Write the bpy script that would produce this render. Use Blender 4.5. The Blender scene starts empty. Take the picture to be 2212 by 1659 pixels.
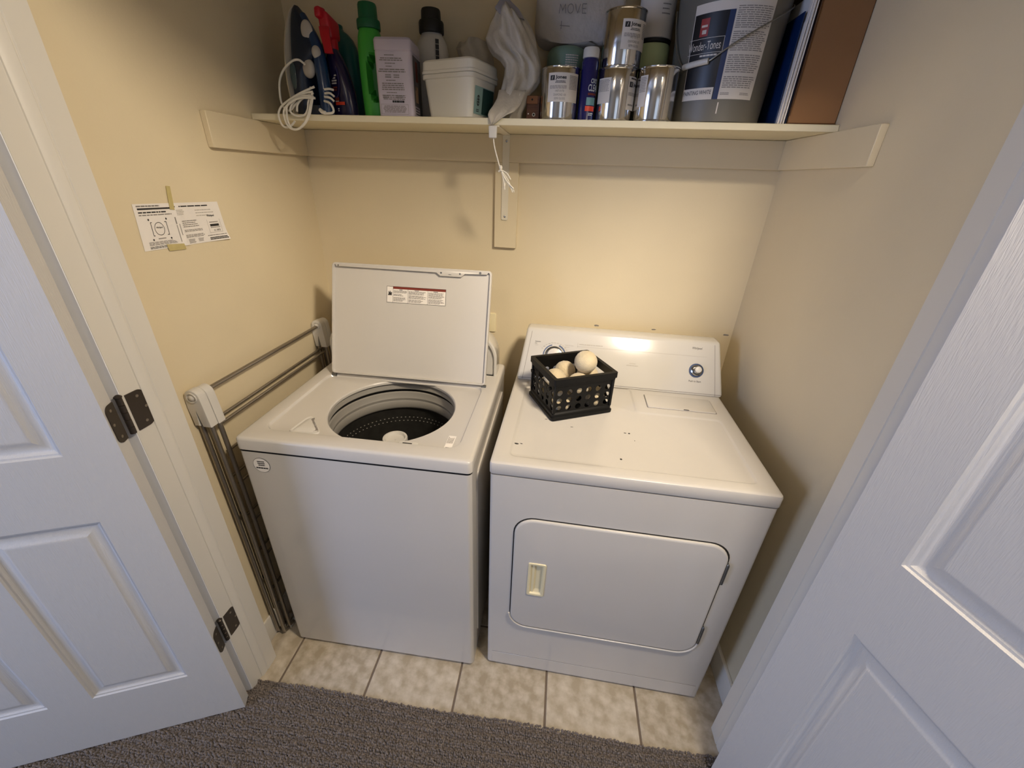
import bpy, bmesh, math, random
from mathutils import Vector, Matrix
R = math.radians
PI = math.pi
sc = bpy.context.scene
COL = sc.collection
rnd = random.Random(7)

# ------------------------------------------------------------------ camera, world, lights, exposure
CAM = Vector((0.1404, -0.8674, 1.5833))
YAW, PIT, ROL, FPX = 0.114, 0.4705, 0.0349, 883.116
fw = Vector((-math.sin(YAW) * math.cos(PIT), math.cos(YAW) * math.cos(PIT), -math.sin(PIT)))
rt0 = Vector((math.cos(YAW), math.sin(YAW), 0))
up0 = rt0.cross(fw)
rt = rt0 * math.cos(ROL) + up0 * math.sin(ROL)
up = up0 * math.cos(ROL) - rt0 * math.sin(ROL)
cam = bpy.data.cameras.new('camera')
cam.sensor_width = 36.0
cam.lens = FPX * 36.0 / 2212.0
cam.shift_x = 10.121 / 2212.0
cam.shift_y = 4.642 / 2212.0
cam.clip_start = 0.02
camo = bpy.data.objects.new('camera', cam)
camo.matrix_world = Matrix(((rt.x, up.x, -fw.x, CAM.x), (rt.y, up.y, -fw.y, CAM.y), (rt.z, up.z, -fw.z, CAM.z), (0, 0, 0, 1)))
COL.objects.link(camo)
sc.camera = camo

w = bpy.data.worlds.new('world')
sc.world = w
w.use_nodes = True
w.node_tree.nodes['Background'].inputs[0].default_value = (0.55, 0.65, 0.85, 1)
w.node_tree.nodes['Background'].inputs[1].default_value = 0.05

def area(name, loc, target, size, power, col, shape='RECTANGLE', size_y=None, spread=None):
    l = bpy.data.lights.new(name, 'AREA')
    l.shape = shape
    l.size = size
    if size_y: l.size_y = size_y
    l.energy = power
    l.color = col
    if spread: l.spread = spread
    o = bpy.data.objects.new(name, l)
    o.location = loc
    d = Vector(target) - Vector(loc)
    o.rotation_euler = d.to_track_quat('-Z', 'Y').to_euler()
    COL.objects.link(o)
    return o
area('hall_ceiling_lamp', (0.715, -0.57, 2.30), (0.33, 0.76, 1.25), 0.25, 24.5, (1.0, 0.85, 0.66), 'DISK', None, R(150))
area('added_hall_fill', (-0.45, -1.75, 2.42), (-0.45, -1.75, 0), 0.35, 7.0, (1.0, 0.84, 0.64), 'DISK')  # unseen warm fill, added to brighten left door, machine fronts and carpet
area('hall_window_daylight', (1.0, -3.05, 1.15), (0.6, 0, 1.0), 1.0, 5.0, (0.60, 0.75, 1.0), 'RECTANGLE', 1.6)
area('side_window_daylight', (-2.42, -1.75, 1.25), (0.6, -0.9, 0.9), 1.2, 70.0, (0.46, 0.60, 1.0), 'RECTANGLE', 1.6)
vs = sc.view_settings
vs.view_transform = 'Standard'
vs.look = 'None'
vs.gamma = 1.0
vs.use_curve_mapping = False
vs.exposure = 0.06

# ------------------------------------------------------------------ materials
def lin(c):
    out = []
    for v in c:
        v = v / 255.0
        out.append(v / 12.92 if v <= 0.04045 else ((v + 0.055) / 1.055) ** 2.4)
    return out

def M(name, rgb, rough=0.5, metal=0.0, bump=0.0, bscale=200.0, var=0.0, vscale=6.0, coat=0.0, spec=0.5, stretch=None, trans=0.0, detail=3.0, sheen=0.0, rgb2=None, ramp=None):
    m = bpy.data.materials.new(name)
    m.use_nodes = True
    nt = m.node_tree
    b = nt.nodes['Principled BSDF']
    c = lin(rgb)
    b.inputs['Base Color'].default_value = (*c, 1)
    b.inputs['Roughness'].default_value = rough
    b.inputs['Metallic'].default_value = metal
    b.inputs['Specular IOR Level'].default_value = spec
    if coat:
        b.inputs['Coat Weight'].default_value = coat
        b.inputs['Coat Roughness'].default_value = 0.05
    if sheen:
        b.inputs['Sheen Weight'].default_value = sheen
    if trans:
        b.inputs['Transmission Weight'].default_value = trans
    tc = nt.nodes.new('ShaderNodeTexCoord')
    src = tc.outputs['Object']
    if stretch:
        mp = nt.nodes.new('ShaderNodeMapping')
        mp.inputs['Scale'].default_value = stretch
        nt.links.new(src, mp.inputs['Vector'])
        src = mp.outputs['Vector']
    if var or rgb2:
        n = nt.nodes.new('ShaderNodeTexNoise')
        n.inputs['Scale'].default_value = vscale
        n.inputs['Detail'].default_value = 4
        nt.links.new(src, n.inputs['Vector'])
        r = nt.nodes.new('ShaderNodeValToRGB')
        lo, hi = ramp or (0.3, 0.7)
        r.color_ramp.elements[0].position = lo
        r.color_ramp.elements[1].position = hi
        c2 = lin(rgb2) if rgb2 else [x * (1 - var) for x in c]
        r.color_ramp.elements[0].color = (*c2, 1)
        r.color_ramp.elements[1].color = (*c, 1)
        nt.links.new(n.outputs['Fac'], r.inputs['Fac'])
        nt.links.new(r.outputs['Color'], b.inputs['Base Color'])
    if bump:
        n2 = nt.nodes.new('ShaderNodeTexNoise')
        n2.inputs['Scale'].default_value = bscale
        n2.inputs['Detail'].default_value = detail
        nt.links.new(src, n2.inputs['Vector'])
        bp = nt.nodes.new('ShaderNodeBump')
        bp.inputs['Strength'].default_value = bump
        bp.inputs['Distance'].default_value = 0.002
        nt.links.new(n2.outputs['Fac'], bp.inputs['Height'])
        nt.links.new(bp.outputs['Normal'], b.inputs['Normal'])
    return m

WALL = M('wall_paint', (222, 207, 174), 0.55, bump=0.12, bscale=160, var=0.05, vscale=3)
BRKT = M('bracket_paint', (222, 214, 194), 0.45)
CASE = M('casing_daylight_white', (244, 244, 246), 0.3)  # daylight on the casing painted in as a brighter white than the trim
CEIL = M('ceiling_paint', (225, 220, 208), 0.8, bump=0.1, bscale=90)
HALLW = M('hall_wall_paint', (176, 168, 152), 0.6, bump=0.1, bscale=120)
TRIM = M('trim_paint', (214, 209, 198), 0.4, bump=0.05, bscale=90)
DOORP = M('door_paint', (206, 203, 198), 0.42, bump=0.4, bscale=60, stretch=(9, 9, 0.6))
SHELFP = M('shelf_paint', (226, 216, 186), 0.5, bump=0.15, bscale=120)
ENAM = M('white_enamel', (202, 197, 189), 0.24, bump=0.04, bscale=420, var=0.03, vscale=4, coat=0.25)
ENAMP = M('white_plastic_panel', (204, 200, 192), 0.16, coat=0.6, var=0.02)
PLASW = M('white_plastic', (206, 202, 194), 0.4)
PLASO = M('offwhite_plastic', (226, 214, 176), 0.4)
GASK = M('dark_gap', (24, 22, 20), 0.7)
BLUEG = M('blue_grey_print', (66, 84, 120), 0.5)
INK = M('black_ink', (40, 38, 38), 0.6)
GREYINK = M('grey_ink', (132, 126, 120), 0.6)
PALEINK = M('pale_ink', (176, 170, 160), 0.6)
REDINK = M('red_brown_ink', (120, 42, 26), 0.6)
PAPER = M('paper', (236, 230, 222), 0.7, bump=0.05, bscale=90, var=0.03, vscale=20)
LABELP = M('label_paper', (214, 206, 196), 0.6)
TAPE = M('masking_tape', (196, 180, 122), 0.5, bump=0.2, bscale=200, var=0.12, vscale=60)
BRONZE = M('dark_bronze', (72, 64, 56), 0.38, metal=0.6, bump=0.08, bscale=150)
SCREW = M('worn_screw', (150, 140, 125), 0.35, metal=0.8)
STEEL = M('rack_steel', (150, 142, 130), 0.36, metal=0.8)
CHROME = M('chrome', (186, 186, 186), 0.18, metal=1.0)
CANM = M('tin_can', (205, 202, 198), 0.14, metal=1.0)
HINGM = M('grey_hinge_metal', (110, 112, 112), 0.35, metal=0.8)
TUBD = M('tub_dark_steel', (62, 60, 56), 0.42, metal=0.5, var=0.3, vscale=30)
TUBG = M('tub_grey_plastic', (146, 142, 134), 0.4)
BLACKP = M('black_crate_plastic', (7, 7, 7), 0.5, spec=0.3, bump=0.1, bscale=200)
WOOL = M('wool_ball', (214, 198, 164), 0.95, bump=0.9, bscale=260, var=0.16, vscale=22, sheen=0.3)
TILE = M('stone_tile', (204, 193, 174), 0.42, bump=0.1, bscale=60, rgb2=(172, 158, 134), vscale=24, ramp=(0.36, 0.66), detail=6)
TILE2 = M('stone_tile_b', (198, 187, 168), 0.42, bump=0.1, bscale=60, rgb2=(166, 152, 128), vscale=30, ramp=(0.38, 0.68), detail=6)
GROUT = M('grout', (116, 102, 88), 0.9, bump=0.4, bscale=300)
CARP = M('carpet_back', (96, 86, 78), 0.95, bump=0.5, bscale=300)
PILE = M('carpet_pile', (132, 120, 110), 0.95, rgb2=(92, 82, 75), vscale=140, ramp=(0.35, 0.65), sheen=0.25)
IRONB = M('iron_blue', (16, 52, 92), 0.3, coat=0.2)
IRONN = M('iron_navy', (18, 34, 56), 0.35)
IRONS = M('iron_skirt_cream', (206, 196, 176), 0.35)
CORDW = M('white_cord', (224, 218, 204), 0.5)
IRONT = M('iron_tank', (70, 88, 92), 0.15)
IRONG = M('iron_grey_button', (186, 180, 170), 0.4)
REDP = M('red_plastic', (184, 22, 40), 0.35)
PURP = M('dark_purple_plastic', (30, 22, 58), 0.25)
PURL = M('purple_label', (70, 62, 108), 0.4)
ORNG = M('orange_red_label', (226, 70, 40), 0.4)
TEAL = M('teal_plastic', (22, 92, 84), 0.3)
GRNB = M('green_bottle', (66, 170, 60), 0.38)
GRND = M('green_recess_shade', (26, 116, 26), 0.45)  # shadow and translucency of the grip recess painted in as darker green
GRNC = M('dark_green_cap', (10, 94, 56), 0.4)
LAV = M('lavender_plastic', (202, 192, 204), 0.35)
LAVPIC = M('label_picture', (120, 116, 118), 0.4, rgb2=(40, 40, 54), vscale=30)
SKIN = M('label_tan_patch', (176, 146, 116), 0.5)
BLKCAP = M('black_cap_plastic', (14, 14, 15), 0.5)
TUBW = M('white_tub_plastic', (232, 228, 216), 0.42, bump=0.05, bscale=60)
TEALAB = M('teal_label', (150, 182, 178), 0.45)
TEALDK = M('dark_teal_print', (36, 70, 68), 0.45)
WOODB = M('brown_wood', (104, 60, 32), 0.5, rgb2=(74, 38, 18), vscale=30, stretch=(1, 1, 8))
WOODL = M('light_brown_wood', (140, 88, 50), 0.5)
GRTUB = M('grey_green_tub', (118, 146, 130), 0.4)
LGRN = M('light_green_tub', (192, 204, 150), 0.4)
NAVYC = M('navy_spray_can', (26, 28, 88), 0.25, coat=0.3)
CANWT = M('silver_lettering', (206, 214, 218), 0.35)
CANTL = M('can_teal_band', (110, 156, 160), 0.4)
DKRED = M('dark_red_can', (110, 22, 26), 0.35)
BUCK = M('grey_bucket_plastic', (108, 104, 94), 0.45, bump=0.06, bscale=40)
BUCKB = M('bucket_label_black', (14, 15, 22), 0.35)
BUCKN = M('bucket_label_navy', (34, 52, 92), 0.35)
BUCKR = M('bucket_label_red', (150, 44, 40), 0.4)
NAVYF = M('blue_folder', (10, 42, 88), 0.35)
CARD = M('brown_cardboard', (152, 110, 70), 0.8, bump=0.1, bscale=90, var=0.12, vscale=5)
CARDD = M('cardboard_edge', (92, 62, 38), 0.85)
WIRE = M('galvanised_wire', (150, 148, 140), 0.4, metal=0.9)
BLUEG2 = M('dial_blue_print', (50, 66, 108), 0.5)

def bagmat(name, rgb):
    m = M(name, rgb, 0.34, bump=0.9, bscale=34, detail=7)
    for n_ in m.node_tree.nodes:
        if n_.type == 'BUMP': n_.inputs['Distance'].default_value = 0.007
    nt = m.node_tree
    b = nt.nodes['Principled BSDF']
    tr = nt.nodes.new('ShaderNodeBsdfTranslucent')
    tr.inputs['Color'].default_value = (*lin(rgb), 1)
    mx = nt.nodes.new('ShaderNodeMixShader')
    mx.inputs[0].default_value = 0.25
    out = nt.nodes['Material Output']
    nt.links.new(b.outputs[0], mx.inputs[1])
    nt.links.new(tr.outputs[0], mx.inputs[2])
    nt.links.new(mx.outputs[0], out.inputs[0])
    return m
BAG = bagmat('thin_plastic_bag', (214, 205, 188))
BAGT = M('grey_bag_corner', (142, 136, 136), 0.4, bump=0.3, bscale=30)
BAGW = bagmat('white_plastic_sack', (214, 206, 196))

# ------------------------------------------------------------------ mesh helpers
def V(*a): return Vector(a)

def bx(bm, x0, x1, y0, y1, z0, z1, bev=0.0, seg=2, mi=0):
    vs_ = [bm.verts.new((x, y, z)) for x in (x0, x1) for y in (y0, y1) for z in (z0, z1)]
    F = [(0, 1, 3, 2), (4, 6, 7, 5), (0, 4, 5, 1), (2, 3, 7, 6), (0, 2, 6, 4), (1, 5, 7, 3)]
    fs = [bm.faces.new([vs_[i] for i in f]) for f in F]
    for f in fs: f.material_index = mi
    if bev:
        es = {e for f in fs for e in f.edges}
        r = bmesh.ops.bevel(bm, geom=list(es), offset=bev, segments=seg, affect='EDGES', profile=0.5)
        for f in r['faces']: f.material_index = mi
    return vs_

def hull8(bm, pts, bev=0.0, seg=3, mi=0):
    vs_ = [bm.verts.new(p) for p in pts]          # bottom 4 ccw, top 4 ccw
    F = [(3, 2, 1, 0), (4, 5, 6, 7), (0, 1, 5, 4), (1, 2, 6, 5), (2, 3, 7, 6), (3, 0, 4, 7)]
    fs = [bm.faces.new([vs_[i] for i in f]) for f in F]
    for f in fs: f.material_index = mi
    if bev:
        es = {e for f in fs for e in f.edges}
        r = bmesh.ops.bevel(bm, geom=list(es), offset=bev, segments=seg, affect='EDGES', profile=0.5)
        for f in r['faces']: f.material_index = mi

def rings(bm, rl, close=True, cap0=False, cap1=False, mi=0):
    vv = [[bm.verts.new(p) for p in ring] for ring in rl]
    for a, b in zip(vv[:-1], vv[1:]):
        n = len(a)
        for i in range(n if close else n - 1):
            j = (i + 1) % n
            try:
                f = bm.faces.new((a[i], a[j], b[j], b[i]))
                f.material_index = mi
            except ValueError:
                pass
    if cap0:
        f = bm.faces.new(list(reversed(vv[0]))); f.material_index = mi
    if cap1:
        f = bm.faces.new(vv[-1]); f.material_index = mi
    return vv

def circ(c, r, n, z=None, ry=None):
    ry = r if ry is None else ry
    return [V(c[0] + r * math.cos(2 * PI * i / n), c[1] + ry * math.sin(2 * PI * i / n), c[2] if z is None else z) for i in range(n)]

def lathe(bm, prof, c=(0, 0, 0), n=40, cap0=True, cap1=True, mi=0, ell=1.0):
    rl = [circ((c[0], c[1], c[2] + z), max(r, 1e-4), n, ry=max(r, 1e-4) * ell) for r, z in prof]
    return rings(bm, rl, True, cap0, cap1, mi)

def frame(t):
    t = t.normalized()
    a = V(0, 0, 1) if abs(t.z) < 0.9 else V(1, 0, 0)
    u = t.cross(a).normalized()
    return u, t.cross(u).normalized()

def tube(bm, pts, r, n=8, cap=True, mi=0, radii=None):
    pts = [Vector(p) for p in pts]
    rl = []
    u = None
    for i, p in enumerate(pts):
        t = (pts[min(i + 1, len(pts) - 1)] - pts[max(i - 1, 0)])
        if t.length < 1e-9: t = V(0, 0, 1)
        t.normalize()
        if u is None:
            u, v = frame(t)
        else:
            u = (u - t * u.dot(t))
            if u.length < 1e-6: u, v = frame(t)
            u.normalize()
            v = t.cross(u)
        v = t.cross(u)
        rr = radii[i] if radii else r
        rl.append([p + (u * math.cos(2 * PI * k / n) + v * math.sin(2 * PI * k / n)) * rr for k in range(n)])
    rings(bm, rl, True, cap, cap, mi)

def spline(pts, m=6):
    pts = [Vector(p) for p in pts]
    out = []
    for i in range(len(pts) - 1):
        p0 = pts[max(i - 1, 0)]; p1 = pts[i]; p2 = pts[i + 1]; p3 = pts[min(i + 2, len(pts) - 1)]
        for k in range(m):
            t = k / m
            out.append(0.5 * ((2 * p1) + (p2 - p0) * t + (2 * p0 - 5 * p1 + 4 * p2 - p3) * t * t + (3 * p1 - p0 - 3 * p2 + p3) * t ** 3))
    out.append(pts[-1])
    return out

def rrect(x0, x1, y0, y1, r, n=6):
    o = []
    for cx, cy, a0 in ((x1 - r, y1 - r, 0), (x0 + r, y1 - r, 90), (x0 + r, y0 + r, 180), (x1 - r, y0 + r, 270)):
        for i in range(n + 1):
            a = R(a0 + 90 * i / n)
            o.append((cx + r * math.cos(a), cy + r * math.sin(a)))
    return o

def prism(bm, poly, O, U, Vv, d, bev=0.0, seg=2, mi=0, N=None):
    """polygon in the U,V plane, thick along N (U x V) by d"""
    O = Vector(O); U = Vector(U); Vv = Vector(Vv)
    N = Vector(N) if N else U.cross(Vv).normalized()
    a = [bm.verts.new(O + U * p[0] + Vv * p[1]) for p in poly]
    b = [bm.verts.new(O + U * p[0] + Vv * p[1] + N * d) for p in poly]
    n = len(poly)
    fs = [bm.faces.new(list(reversed(a))), bm.faces.new(b)]
    for i in range(n):
        fs.append(bm.faces.new((a[i], a[(i + 1) % n], b[(i + 1) % n], b[i])))
    for f in fs: f.material_index = mi
    if bev:
        r = bmesh.ops.bevel(bm, geom=list(fs[1].edges), offset=bev, segments=seg, affect='EDGES', profile=0.5)
        for f in r['faces']: f.material_index = mi
    return fs

def ball(bm, c, r, nu=16, nv=10, mi=0, sc_=(1, 1, 1)):
    prof = []
    c = Vector(c)
    rl = []
    for i in range(1, nv):
        a = -PI / 2 + PI * i / nv
        rl.append([c + V(math.cos(a) * math.cos(2 * PI * k / nu) * r * sc_[0], math.cos(a) * math.sin(2 * PI * k / nu) * r * sc_[1], math.sin(a) * r * sc_[2]) for k in range(nu)])
    vv = rings(bm, rl, True, False, False, mi)
    for ring, z, flip in ((vv[0], -1, True), (vv[-1], 1, False)):
        p = bm.verts.new(c + V(0, 0, z * r * sc_[2]))
        for i in range(nu):
            a, b = ring[i], ring[(i + 1) % nu]
            f = bm.faces.new((p, b, a) if flip else (a, b, p))
            f.material_index = mi

def quad(bm, a, b, c, d, mi=0):
    f = bm.faces.new([bm.verts.new(p) for p in (a, b, c, d)])
    f.material_index = mi
    return f

_tc = {}
def text_mesh(s, bold=0.0, shear=0.0):
    k = (s, bold, shear)
    if k not in _tc:
        cu = bpy.data.curves.new('t', 'FONT')
        cu.body = s
        cu.offset = bold
        cu.shear = shear
        cu.resolution_u = 3
        o = bpy.data.objects.new('t', cu)
        COL.objects.link(o)
        dg = bpy.context.evaluated_depsgraph_get()
        me = bpy.data.meshes.new_from_object(o.evaluated_get(dg))
        vs_ = [(v.co.x, v.co.y) for v in me.vertices]
        fs = [tuple(p.vertices) for p in me.polygons]
        bpy.data.objects.remove(o)
        bpy.data.curves.remove(cu)
        bpy.data.meshes.remove(me)
        xs = [v[0] for v in vs_] or [0]
        ys = [v[1] for v in vs_] or [0]
        _tc[k] = (vs_, fs, min(xs), max(xs), min(ys), max(ys))
    return _tc[k]

def text(bm, s, place, x0, y0, h=None, wid=None, mi=0, bold=0.0, shear=0.0, center=False):
    """lay lettering out flat; place(x, y) -> 3D point. h = height of the lettering"""
    vs_, fs, a, b, c, d = text_mesh(s, bold, shear)
    k = (h / (d - c)) if h else wid / (b - a)
    kx = (wid / (b - a)) if wid else k
    if center: x0 = x0 - (b - a) * kx / 2
    vv = [bm.verts.new(place(x0 + (x - a) * kx, y0 + (y - c) * k)) for x, y in vs_]
    for f in fs:
        try:
            g = bm.faces.new([vv[i] for i in f])
            g.material_index = mi
        except ValueError:
            pass

def pquad(bm, place, x0, x1, y0, y1, mi=0, n=1):
    prev = None
    for i in range(n + 1):
        x = x0 + (x1 - x0) * i / n
        cur = (bm.verts.new(place(x, y0)), bm.verts.new(place(x, y1)))
        if prev:
            f = bm.faces.new((prev[0], cur[0], cur[1], prev[1]))
            f.material_index = mi
        prev = cur

def lines(bm, place, x0, x1, ytop, ybot, n, fill=0.5, mi=0, seed=1, ragged=0.3, center=False, gap=True):
    """unreadably small print: rows of broken strokes"""
    r = random.Random(seed)
    lh = (ytop - ybot) / n
    for i in range(n):
        y1 = ytop - i * lh
        y0 = y1 - lh * fill
        wd = (x1 - x0) * (1 - r.random() * ragged)
        xa = x0 + ((x1 - x0) - wd) / 2 if center else x0
        x = xa
        while x < xa + wd - 1e-5:
            l = min((x1 - x0) * r.uniform(0.06, 0.2), xa + wd - x)
            pquad(bm, place, x, x + l, y0, y1, mi)
            x += l + (x1 - x0) * 0.02
            if not gap: x -= (x1 - x0) * 0.02

def plane_place(O, U, Vv, lift=0.0):
    O = Vector(O); U = Vector(U); Vv = Vector(Vv)
    N = U.cross(Vv).normalized() * lift
    return lambda x, y: O + U * x + Vv * y + N

def cyl_place(cx, cy, r, z0, a0=0.0, lift=0.0, taper=0.0):
    """x runs along the arc (metres) from azimuth a0 (0 faces -y), y runs up"""
    def f(x, y):
        rr = r + lift + taper * y
        a = a0 + x / r
        return V(cx + rr * math.sin(a), cy - rr * math.cos(a), z0 + y)
    return f

# ------------------------------------------------------------------ object helpers
WM = {}
def thing(name, label, cat, loc=(0, 0, 0), rotz=0.0, group=None):
    o = bpy.data.objects.new(name, None)
    o.empty_display_size = 0.05
    o.location = loc
    o.rotation_euler = (0, 0, rotz)
    COL.objects.link(o)
    WM[o.name] = Matrix.Translation(Vector(loc)) @ Matrix.Rotation(rotz, 4, 'Z')
    o['label'] = label
    o['category'] = cat
    if group: o['group'] = group
    return o

def obj(name, bm, mats, parent=None, local=False, smooth=40, merge=False, label=None, kind=None, cat=None, group=None, recalc=True):
    if merge: bmesh.ops.remove_doubles(bm, verts=bm.verts, dist=1e-5)
    if recalc: bmesh.ops.recalc_face_normals(bm, faces=bm.faces)
    me = bpy.data.meshes.new(name)
    bm.to_mesh(me)
    bm.free()
    for m in (mats if isinstance(mats, (list, tuple)) else [mats]): me.materials.append(m)
    if smooth:
        me.polygons.foreach_set('use_smooth', [True] * len(me.polygons))
        me.set_sharp_from_angle(angle=R(smooth))
    o = bpy.data.objects.new(name, me)
    COL.objects.link(o)
    if parent:
        o.parent = parent
        pm = WM[parent.name]
        WM[o.name] = pm
        if not local: me.transform(pm.inverted())
    else:
        WM[o.name] = Matrix.Identity(4)
    if label: o['label'] = label
    if kind: o['kind'] = kind
    if cat: o['category'] = cat
    if group: o['group'] = group
    return o

def solo(name, bm, mats, label, cat, origin, **k):
    """a thing that is one mesh, with its origin at its base"""
    group = k.pop('group', None)
    bmesh.ops.translate(bm, verts=bm.verts, vec=-Vector(origin))
    o = obj(name, bm, mats, label=label, cat=cat, group=group, **k)
    o.location = origin
    WM[o.name] = Matrix.Translation(Vector(origin))
    return o

def NB(): return bmesh.new()
def struct(name, bm, mats, label, **k): return obj(name, bm, mats, kind='structure', label=label, cat=name.split('_')[0], **k)

# ------------------------------------------------------------------ the room
XL, XR, YB = -0.8225, 0.834, 0.758
JL, JR = -0.771, 0.771
YF, YJ = -0.206, -0.094          # hall face and closet face of the front wall
HD = 2.062                       # underside of the head jamb
CH = 2.44

bm = NB(); bx(bm, XL - 0.1, XR + 0.1, YB, YB + 0.1, 0, CH)
wall_back = struct('wall_back', bm, WALL, 'cream painted back wall of the closet behind the machines')
for i, (x, z, s) in enumerate(((0.309, 1.062, 0.006), (0.535, 1.062, 0.005), (0.812, 1.06, 0.006))):
    bm = NB()
    poly = [((s * (1 + 0.5 * rnd.random())) * math.cos(a) * 1.5, (s * (0.4 + 0.4 * rnd.random())) * math.sin(a)) for a in [2 * PI * k / 9 for k in range(9)]]
    prism(bm, poly, (x, YB, z), (1, 0, 0), (0, 0, 1), 0.0006, N=(0, -1, 0))
    obj('scuff_mark', bm, GREYINK, wall_back)
bm = NB(); bx(bm, XL - 0.1, XL, YJ, YB, 0, CH)
struct('wall_left', bm, WALL, 'cream painted left side wall of the closet with a taped sheet')
bm = NB(); bx(bm, XR, XR + 0.1, YJ, YB, 0, CH)
struct('wall_right', bm, WALL, 'shaded right side wall of the closet beside the dryer')
bm = NB(); bx(bm, -2.45, -0.787, YF, YJ, 0, CH)
struct('wall_front_left', bm, WALL, 'hall wall left of the closet opening, behind the open left door')
bm = NB(); bx(bm, 0.787, 2.45, YF, YJ, 0, CH)
struct('wall_front_right', bm, WALL, 'hall wall right of the closet opening, behind the open right door')
bm = NB(); bx(bm, -0.787, 0.787, YF, YJ, HD + 0.016, CH)
struct('wall_front_header', bm, WALL, 'header wall above the closet opening')
bm = NB(); bx(bm, -2.55, -2.45, -3.2, YF, 0, CH)
struct('wall_hall_left', bm, HALLW, 'left end wall of the hall outside the closet')
bm = NB(); bx(bm, 2.45, 2.55, -3.2, YF, 0, CH)
struct('wall_hall_right', bm, HALLW, 'right end wall of the hall outside the closet')
bm = NB()
bx(bm, -2.45, -1.4, -3.3, -3.2, 0, CH); bx(bm, 0.3, 2.45, -3.3, -3.2, 0, CH)
bx(bm, -1.4, 0.3, -3.3, -3.2, 0, CH)
struct('wall_hall_rear', bm, HALLW, 'hall wall opposite the closet with a window opening')
bm = NB(); bx(bm, XL - 0.1, XR + 0.1, YJ, YB, CH, CH + 0.08); bx(bm, -2.45, 2.45, -3.2, YJ, CH, CH + 0.08)
struct('ceiling', bm, CEIL, 'plain ceiling over the closet and the hall')

# floor: grout bed with separate tiles, carpet in the hall
TS, TX, YC = 0.3071, -0.7007, -0.177
bm = NB(); bx(bm, XL, XR, YC - 0.004, YB, -0.05, -0.0022)
floor = struct('floor', bm, GROUT, 'closet floor of beige stone tiles with dark grout')
tile_me = {}
def tile_mesh(wd, dp, mat, key):
    if key in tile_me: return tile_me[key]
    bm = NB(); bx(bm, 0, wd, 0, dp, -0.010, 0.0, 0.0018, 2)
    bmesh.ops.recalc_face_normals(bm, faces=bm.faces)
    me = bpy.data.meshes.new('tile'); bm.to_mesh(me); bm.free()
    me.materials.append(mat)
    tile_me[key] = me
    return me
g2 = 0.0035
yrows = [YC, YC + TS, YC + 2 * TS, YB]
for j in range(3):
    for k in range(-1, 6):
        x0 = max(TX + k * TS + g2, XL); x1 = min(TX + (k + 1) * TS - g2, XR)
        if x1 - x0 < 0.01: continue
        y0 = yrows[j] + (g2 if j else 0.0); y1 = yrows[j + 1] - (g2 if j < 2 else 0)
        mat = TILE if (j + k) % 2 else TILE2
        o = bpy.data.objects.new('tile', tile_mesh(x1 - x0, y1 - y0, mat, (round(x1 - x0, 3), round(y1 - y0, 3), mat.name)))
        o.location = (x0, y0, rnd.uniform(-0.0004, 0.0004))
        COL.objects.link(o)
        o.parent = floor
bm = NB(); bx(bm, -2.45, 2.45, -3.2, YC - 0.003, -0.05, -0.003)
carpet = struct('floor_hall', bm, CARP, 'grey brown ribbed loop carpet of the hall in front of the tiles')
# loop pile: small tufts in ribs, dense where the carpet is in view
def pile(x0, x1, y0, y1, sx, sy):
    r = random.Random(3)
    verts, faces = [], []
    ny = int((y1 - y0) / sy); nx = int((x1 - x0) / sx)
    for j in range(ny):
        yb = y1 - (j + 0.5) * sy
        rib = 0.5 + 0.5 * math.cos(2 * PI * j / 4.6)
        for i in range(nx):
            x = x0 + (i + 0.5) * sx + r.uniform(-0.25, 0.25) * sx
            y = yb + r.uniform(-0.3, 0.3) * sy + 0.003 * math.sin(x * 9)
            if y > YC + 0.006: continue
            h = 0.0012 + 0.0100 * rib + r.uniform(-0.0012, 0.0018)
            a = r.random() * 6.28
            rr = sx * r.uniform(0.55, 0.85)
            dx, dy = r.uniform(-0.002, 0.002), r.uniform(-0.002, 0.002)
            b = len(verts)
            for k in range(4):
                t = a + k * PI / 2
                verts.append((x + rr * math.cos(t), y + rr * 0.8 * math.sin(t), -0.003))
            for k in range(4):
                t = a + 0.4 + k * PI / 2
                verts.append((x + dx + rr * 0.85 * math.cos(t), y + dy + rr * 0.7 * math.sin(t), h * 0.7))
            verts.append((x + dx, y + dy, h))
            for k in range(4):
                k2 = (k + 1) % 4
                faces.append((b + k, b + k2, b + 4 + k2, b + 4 + k))
                faces.append((b + 4 + k, b + 4 + k2, b + 8))
    return verts, faces
vs_, fs_ = pile(-1.5, 0.95, -0.86, YC + 0.003, 0.0062, 0.0056)
me = bpy.data.meshes.new('carpet_pile')
me.from_pydata(vs_, [], fs_)
me.materials.append(PILE)
me.polygons.foreach_set('use_smooth', [True] * len(me.polygons))
o = bpy.data.objects.new('carpet_pile', me)
COL.objects.link(o); o.parent = carpet; o['kind'] = 'stuff'

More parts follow.
